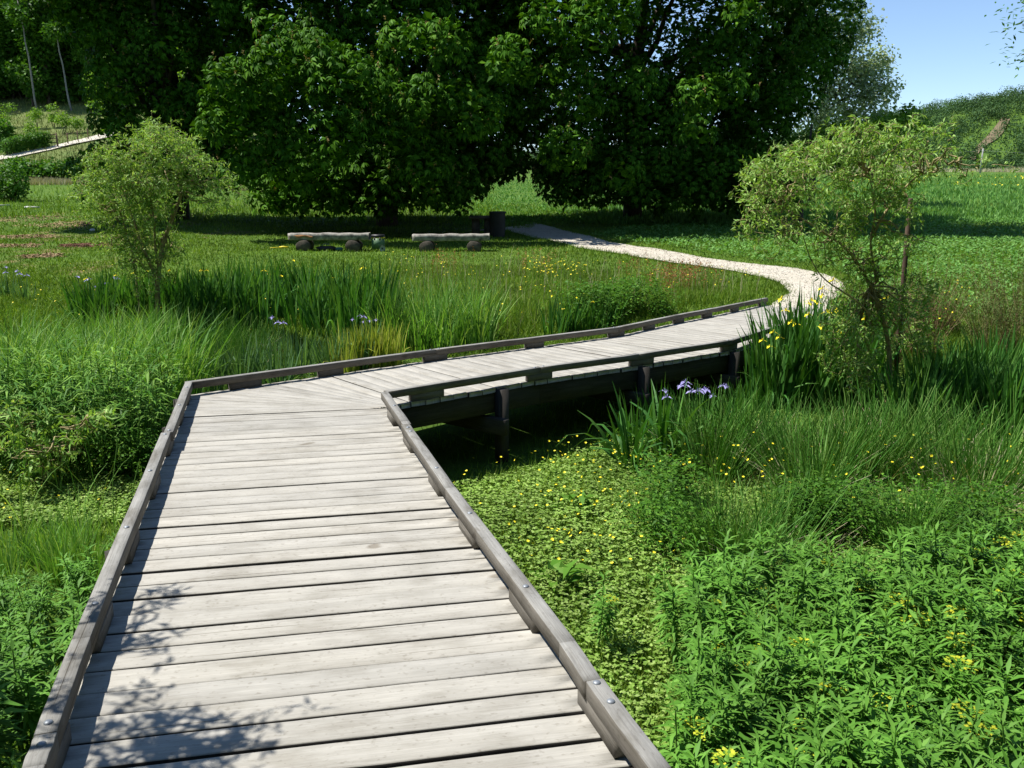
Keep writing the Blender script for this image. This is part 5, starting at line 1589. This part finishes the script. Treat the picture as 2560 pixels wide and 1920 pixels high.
# short turf of the meadow
x, y = samp(430000, 11.5, 46, 1.6)
ok = dist_ok(x, y)
PATCH = []
for px, py, rx, rz_ in ((60, 547, 1.9, .8), (165, 562, 1.5, .6), (70, 592, 1.1, .4), (105, 640, .55, .25), (30, 615, .8, .3)):
    q = at(px, py); PATCH.append((q[0], q[1], rx, rz_ * 1.6))
qm = at(222, 614)
for (cx, cy, rx, ry) in PATCH + [(qm[0], qm[1], .85, .6)]:
    e = ((x - cx) / rx) ** 2 + ((y - cy) / ry) ** 2 + .5 * np.sin(x * 5) * np.sin(y * 6)
    ok &= ~((e < 1) & (rng.random(len(x)) < .88))
x, y = x[ok], y[ok]
hh = (.045 + .05 * patchy(x, y, .5) + .03 * sstep(20, 14, y)) * rng.uniform(.5, 1.4, len(x)) + .0012 * y * .6
grass('meadow_turf', x, y, hh, .006 + .00075 * y, M['lawn'], 'short green turf of the meadow around the benches and the pale path', .75, .8)
# worn places where dead grass and earth show
n = 5200; k_ = rng.integers(0, len(PATCH), n); P_ = np.array(PATCH)[k_]
a_ = rng.uniform(0, 6.28, n); r_ = np.sqrt(rng.random(n)) * (1 + .25 * np.sin(4 * a_ + k_))
wx = P_[:, 0] + P_[:, 2] * r_ * np.cos(a_); wy = P_[:, 1] + P_[:, 3] * r_ * np.sin(a_)
V, F = leaves(np.column_stack([wx, wy, gz(wx, wy) + .012]), np.column_stack([rng.normal(0, 1, (n, 2)), rng.normal(0, .2, n)]), np.tile([0, 0, 1.], (n, 1)) + rng.normal(0, .25, (n, 3)), .10, .04, simple=True)
tag(mesh_obj('dead_grass_litter', V, F, leafmat('worn_litter', [(.20, .13, .07), (.30, .21, .11), (.40, .31, .17)], 0, .9, .1)), 'worn brownish patches of dead grass on the left meadow', 'dead grass', kind='stuff')
# marsh floor
x, y = samp(310000, 1.6, 12.5, 1.2)
ok = dist_ok(x, y) ; x, y = x[ok], y[ok]
hh = (.045 + .07 * patchy(x, y, 1.3)) * rng.uniform(.4, 1.5, len(x))
grass('marsh_grass', x, y, hh, .005 + .0006 * y, M['meadow'], 'short fresh grass of the marsh floor below the boardwalk', .6, .7)
# under the walk some sparse grass
x = rng.uniform(-1, 5, 5000); y = rng.uniform(6.5, 12, 5000)
ok = inpoly(x, y, DECKPOLY) & (zdeck(y) - gz(x, y) > .35); x, y = x[ok], y[ok]
grass('shaded_grass', x, y, rng.uniform(.04, .14, len(x)), .008, M['lawn'], 'thin grass growing in the shade under the boardwalk')
# taller flowering meadow between far rail and path
MP = gpoly([(940, 860), (1300, 850), (1560, 800), (1880, 752), (1930, 725), (1850, 705), (1700, 690), (1450, 672), (1200, 664), (960, 664)])
xs_, ys_ = np.array(MP).T
def inside(n, poly, rect=None):
    X, Y = np.array(poly).T
    x = rng.uniform(X.min(), X.max(), n); y = rng.uniform(Y.min(), Y.max(), n)
    ok = inpoly(x, y, poly); return x[ok], y[ok]
x, y = inside(60000, MP); ok = dist_ok(x, y); x, y = x[ok], y[ok]
edge_f = sstep(17.5, 14, y)
grass('flowery_meadow', x, y, (.075 + .17 * edge_f * patchy(x, y, 1.1)) * rng.uniform(.5, 1.4, len(x)), .012, M['meadow'], 'longer flowery meadow grass between the far rail and the path', .2, .5, 3)
x, y = inside(900, MP); ok = dist_ok(x, y); x, y = x[ok], y[ok]
grass('seed_grass', x, y, rng.uniform(.35, .6, len(x)), .007, M['straw'], 'pale seeding grass stalks above the flowery meadow', .1, .35, 3)
# transition fringe from marsh to meadow at left
LP = gpoly([(-60, 900), (430, 900), (900, 840), (960, 800), (900, 700), (650, 690), (200, 700), (-60, 700)])
x, y = inside(36000, LP); ok = dist_ok(x, y); x, y = x[ok], y[ok]
grass('fringe_grass', x, y, rng.uniform(.08, .30, len(x)) * (.4 + .7 * patchy(x, y, 1.2, 2)) * (1 - .6 * sstep(12.2, 13.6, y)), .016, M['meadow'], 'rough grass fringe along the left edge of the marsh', .2, .5, 3)
# leafy field right of the path
CP = gpoly([(1480, 592), (1620, 612), (1900, 655), (2060, 668), (2130, 700), (2200, 760), (2600, 830), (3250, 900), (3250, 545), (2600, 550), (2200, 545), (1900, 560), (1700, 570), (1540, 575)])
x, y = inside(130000, CP); ok = ~inpoly(x, y, PATH) & (x < .92 * y + .5); x, y = x[ok], y[ok]
n = len(x)
V, F = leaves(np.column_stack([x, y, gz(x, y) + rng.uniform(.02, .20, n) * (.35 + .65 * patchy(x, y, .5))]), np.column_stack([rng.normal(0, 1, (n, 2)), rng.uniform(0, .9, n)]), np.tile([0, 0, 1.], (n, 1)) + rng.normal(0, .35, (n, 3)), rng.uniform(.07, .14, n), rng.uniform(.03, .06, n), simple=True)
tag(mesh_obj('field_crop', V, F, M['crop']), 'bright green leafy field right of the path below the poplar', 'field plants', kind='stuff')
x, y = samp(90000, 32, 95, 1.3)
ok = (x > -.07 * y) & in_view(x, y); x, y = x[ok], y[ok]
grass('field_grass', x, y, rng.uniform(.15, .4, len(x)) * np.where(x < .1 * y, .4, .8), .05 + .0006 * y, M['crop'], 'bright field grass stretching to the far hill', .3, .5, 2)
x, y = samp(34000, 34, 78, 1.3)
ok = (x < -.02 * y) & in_view(x, y, .7) & (y < 66); x, y = x[ok], y[ok]
grass('rough_grass', x, y, rng.uniform(.1, .35, len(x)), .04, M['meadow'], 'rough green grass in front of the hedge row at left', .3, .5, 2)
# pale dry grass strips
n = 9000
x = rng.uniform(-.64, -.30, n); y = rng.uniform(54, 56.5, n); x = x * y
grass('dry_grass', x, y, rng.uniform(.2, .42, n), .04, M['straw'], 'strip of pale dry grass in front of the hedge row at left', .15, .4, 3)
n = 16000
y = rng.uniform(112, 128, n); x = rng.uniform(.22, .68, n) * y
grass('dry_field_grass', x, y, rng.uniform(.4, 1.0, n) * (.4 + patchy(x, y, .12)), .07, M['straw'], 'strip of pale dry grass crossing the far right field', .15, .4, 2)
n = 30000
x = rng.uniform(-.72, -.2, n); y = rng.uniform(66, 104, n); x = x * y
grass('slope_grass', x, y, rng.uniform(.12, .4, n), .05, leafmat('slope_blade', [(.10, .16, .035), (.16, .20, .05), (.25, .24, .10)], .15, .6, .1), 'short bleached grass on the slope below the wood', .3, .5, 2)
Pp = np.array(PATH); i_ = rng.integers(0, len(Pp) - 1, 9000); f_ = rng.random(9000)[:, None]
E_ = Pp[i_] * (1 - f_) + Pp[i_ + 1] * f_
keep = np.linalg.norm(Pp[i_ + 1] - Pp[i_], axis=1) < 1.0
E_ = E_[keep]; E_ = E_ + rng.normal(0, .055, E_.shape) * (1 + 1.2 * patchy(E_[:, 0], E_[:, 1], 2.0))[:, None]
ok = ~inpoly(E_[:, 0], E_[:, 1], DECKPOLY); E_ = E_[ok]
grass('verge_grass', E_[:, 0], E_[:, 1], rng.uniform(.04, .12, len(E_)), .014, M['lawn'], 'ragged grass creeping over the edges of the pale path', .6, .7)
sx_ = rng.uniform(-3, 7, 60000); sy_ = rng.uniform(13, 30, 60000)
ok = inpoly(sx_, sy_, PATH); sx_, sy_ = sx_[ok], sy_[ok]; n = len(sx_)
V, F = leaves(np.column_stack([sx_, sy_, gz(sx_, sy_) + .034]), np.column_stack([rng.normal(0, 1, (n, 2)), rng.normal(0, .35, n)]), np.tile([0, 0, 1.], (n, 1)) + rng.normal(0, .35, (n, 3)), rng.uniform(.015, .05, n), rng.uniform(.012, .035, n), simple=True)
tag(mesh_obj('path_stones', V, F, leafmat('gravel_stone', [(.36, .33, .27), (.49, .45, .37), (.64, .60, .50)], 0, .9, .1)), 'loose pale and grey stones strewn over the gravel path', 'gravel', kind='stuff')
# broad ground herbs: creeping buttercup leaves
GP = [(.35, 2.2), (.0, 3.4), (-.55, 5.3), (-.95, 6.7), (.5, 7.6), (2.2, 9.0), (3.6, 9.0), (5.6, 9.0), (8.2, 9.4), (7.6, 4.6), (5.2, 2.0), (3.6, 1.6), (3.3, 4.2), (1.3, 4.2), (.75, 3.4)]
x, y = inside(105000, GP); ok = ~inpoly(x, y, DECKPOLY); x, y = x[ok], y[ok]
n = len(x); z = gz(x, y) + (.03 + .10 * patchy(x, y, 1.4)) * rng.uniform(.4, 1.25, n)
hb = Soup()
a0 = rng.uniform(0, 6.28, n)
tl = rng.normal(0, .35, (n, 3)) + [0, 0, 1]
for k in (-1, 0, 1):
    a = a0 + k * 1.05
    V, F = leaves(np.column_stack([x, y, z]), np.column_stack([np.cos(a), np.sin(a), rng.uniform(-.1, .3, n)]), tl, rng.uniform(.015, .031, n), rng.uniform(.012, .024, n), simple=True); hb.add(V, F)
tag(hb.obj('ground_herbs', M['herb']), 'creeping buttercup leaves carpeting the marsh floor right of the boardwalk', 'ground cover', kind='stuff')
x, y = inside(7000, gpoly([(-80, 1330), (300, 1320), (370, 1200), (300, 1180), (-80, 1180)])); n = len(x)
hb = Soup(); a0 = rng.uniform(0, 6.28, n)
for k in (-1, 0, 1):
    a = a0 + k * 1.05
    V, F = leaves(np.column_stack([x, y, gz(x, y) + rng.uniform(.02, .08, n)]), np.column_stack([np.cos(a), np.sin(a), rng.uniform(-.1, .3, n)]), rng.normal(0, .3, (n, 3)) + [0, 0, 1], .03, .022, simple=True); hb.add(V, F)
tag(hb.obj('clover_patch', M['herb']), 'small leaved ground cover in the sunny strip outside the left rail', 'ground cover', kind='stuff')
x, y = inside(34000, GP); ok = ~inpoly(x, y, DECKPOLY) & (rng.random(len(x)) < patchy(x, y, 1.7, .6) + .2); x, y = x[ok], y[ok]
grass('patch_grass', x, y, rng.uniform(.06, .17, len(x)), .0075, M['meadow'], 'fine pale grass growing through the buttercup carpet right of the boardwalk', .45, .7, 3)
# buttercups
def cups(name, x, y, h, r, label, mat=None):
    n = len(x); s = Soup()
    z = gz(x, y) + h
    tl = nrm(rng.normal(0, .35, (n, 3)) + [0, 0, 1.])
    rnd = nrm(rng.normal(0, 1, (n, 3))); e1 = nrm(np.cross(tl, rnd)); e2 = np.cross(tl, e1)
    c = np.column_stack([x, y, z])
    for k in range(5):
        a = k * 1.2566
        d = e1 * math.cos(a) + e2 * math.sin(a) + tl * .45
        V, F = leaves(c, d, tl - d * .4, r, r * .95, simple=True); s.add(V, F)
    tag(s.obj(name, mat or M['yellow']), label, 'flowers', kind='stuff')
    V, F = blades(np.column_stack([x, y, gz(x, y)]), h, .0035 + .0002 * y, 0, 0.0, 0.0, 1)
    return V, F
st = Soup()
K1 = gpoly([(1030, 1190), (1200, 1170), (1500, 1120), (1750, 1180), (1740, 1420), (1600, 1440), (1480, 1480), (1300, 1430)])
x, y = inside(560, K1); keep = rng.random(len(x)) < .25 + .75 * patchy(x, y, 1.5); x, y = x[keep], y[keep]
h = rng.uniform(.10, .22, len(x)); st.add(*cups('buttercup_flowers', x, y, h, .0135, 'yellow buttercup blooms over the green patch right of the boardwalk'))
K2 = gpoly([(1700, 1330), (2560, 1330), (2560, 1180), (1700, 1190)])
x, y = inside(150, K2); h = rng.uniform(.2, .5, len(x)); st.add(*cups('marsh_buttercups', x, y, h, .0135, 'scattered yellow blooms among the rushes at right'))
x, y = inside(1400, MP); keep = (rng.random(len(x)) < .10 + .5 * np.clip(patchy(x, y, 1.0, 1.0), 0, 1) ** 2) & dist_ok(x, y); x, y = x[keep], y[keep]
h = rng.uniform(.15, .38, len(x)); st.add(*cups('meadow_buttercups', x, y, h, .017, 'yellow blooms scattered through the flowery meadow grass'))
q = at(1385, 703); x = q[0] + rng.normal(0, .30, 130); y = q[1] + rng.normal(0, .35, 130); h = rng.uniform(.2, .4, 130)
st.add(*cups('yellow_flower_patch', x, y, h, .02, 'dense patch of yellow blooms in the middle of the flowery meadow'))
x, y = inside(160, gpoly([(2330, 880), (2450, 820), (2440, 760), (2350, 780)])); h = rng.uniform(.3, .6, len(x)); st.add(*cups('bank_buttercups', x, y, h, .018, 'yellow blooms between the twiggy shrubs and the feathery shrub'))
x, y = inside(260, LP); ok = dist_ok(x, y); x, y = x[ok], y[ok]; h = rng.uniform(.15, .4, len(x)); st.add(*cups('fringe_buttercups', x, y, h, .015, 'few yellow blooms in the left marsh fringe'))
x, y = inside(60, gpoly([(0, 1330), (280, 1320), (300, 1200), (0, 1200)])); h = rng.uniform(.06, .14, len(x)); st.add(*cups('strip_buttercups', x, y, h, .012, 'few small yellow blooms in the sunny strip outside the left rail'))
n = 900; y = rng.uniform(62, 84, n); x = rng.uniform(.34, .66, n) * y; keep = rng.random(n) < patchy(x, y, .2) ** 2; x, y = x[keep], y[keep]
st.add(*cups('far_buttercups', x, y, rng.uniform(.35, .5, len(x)), .07, 'yellow flower drift across the far right field'))
tag(st.obj('flower_stalks', M['rush']), 'thin green stalks carrying the yellow blooms', 'stalks', kind='stuff')
# red sorrel spikes in the flowery meadow
x = []; y = []
for px, py, n in ((1690, 720, 60), (1665, 750, 26), (1340, 690, 20), (1110, 690, 22), (1750, 730, 18), (1580, 700, 14)):
    q = at(px, py); x += list(q[0] + rng.normal(0, .25, n)); y += list(q[1] + rng.normal(0, .3, n))
x, y = np.array(x), np.array(y); n = len(x); H = rng.uniform(.35, .6, n)
s = Soup(); s.add(*blades(np.column_stack([x, y, gz(x, y)]), H, .005, rng.uniform(0, 6.28, n), np.abs(rng.normal(0, .1, n)), np.abs(rng.normal(0, .15, n)), 2))
for k in range(12):
    c = np.column_stack([x, y, gz(x, y) + H * rng.uniform(.55, 1.0, n)]) + rng.normal(0, .018, (n, 3))
    s.add(*leaves(c, rng.normal(0, 1, (n, 3)) + [0, 0, 1], rng.normal(0, 1, (n, 3)), .03, .018, simple=True))
tag(s.obj('sorrel_spikes', M['sorrel']), 'reddish sorrel seed spikes in the flowery meadow', 'sorrel', kind='stuff')
# tall seed heads at the lower left
for i, (px, py, h) in enumerate(((250, 1290, .85), (285, 1330, .7), (205, 1300, .7), (60, 1330, .95), (150, 1250, .6), (330, 1300, .45))):
    q = at(px, py); t = thing('seed_grass_stalk', 'tall seeding grass stalk rising from the sunny strip at left', 'grass stalk', q, 0, 'seed stalks at left')
    a = rng.uniform(0, 6.28); top = np.array([.12 * math.cos(a), .12 * math.sin(a), h])
    V, F = tube(np.array([[0, 0, 0], top * [.3, .3, .55], top]), [.004, .003, .002], 5, False); mesh_obj('stalk', V, F, M['reed'], t)
    m = 60; u = rng.uniform(0, .16, m)
    V, F = leaves(top - np.array([0, 0, 1]) * u[:, None] + rng.normal(0, .006, (m, 3)), rng.normal(0, .5, (m, 3)) + [0, 0, 1], rng.normal(0, 1, (m, 3)), .018, .005, simple=True); mesh_obj('seed_head', V, F, M['reed'], t)
    V, F = blades(np.zeros((3, 3)), h * .7, .010, rng.uniform(0, 6.28, 3), .3, .8, 4); mesh_obj('leaves', V, F, M['reed'], t)
for o in bpy.data.objects:
    if 'placed' in o: del o['placed']
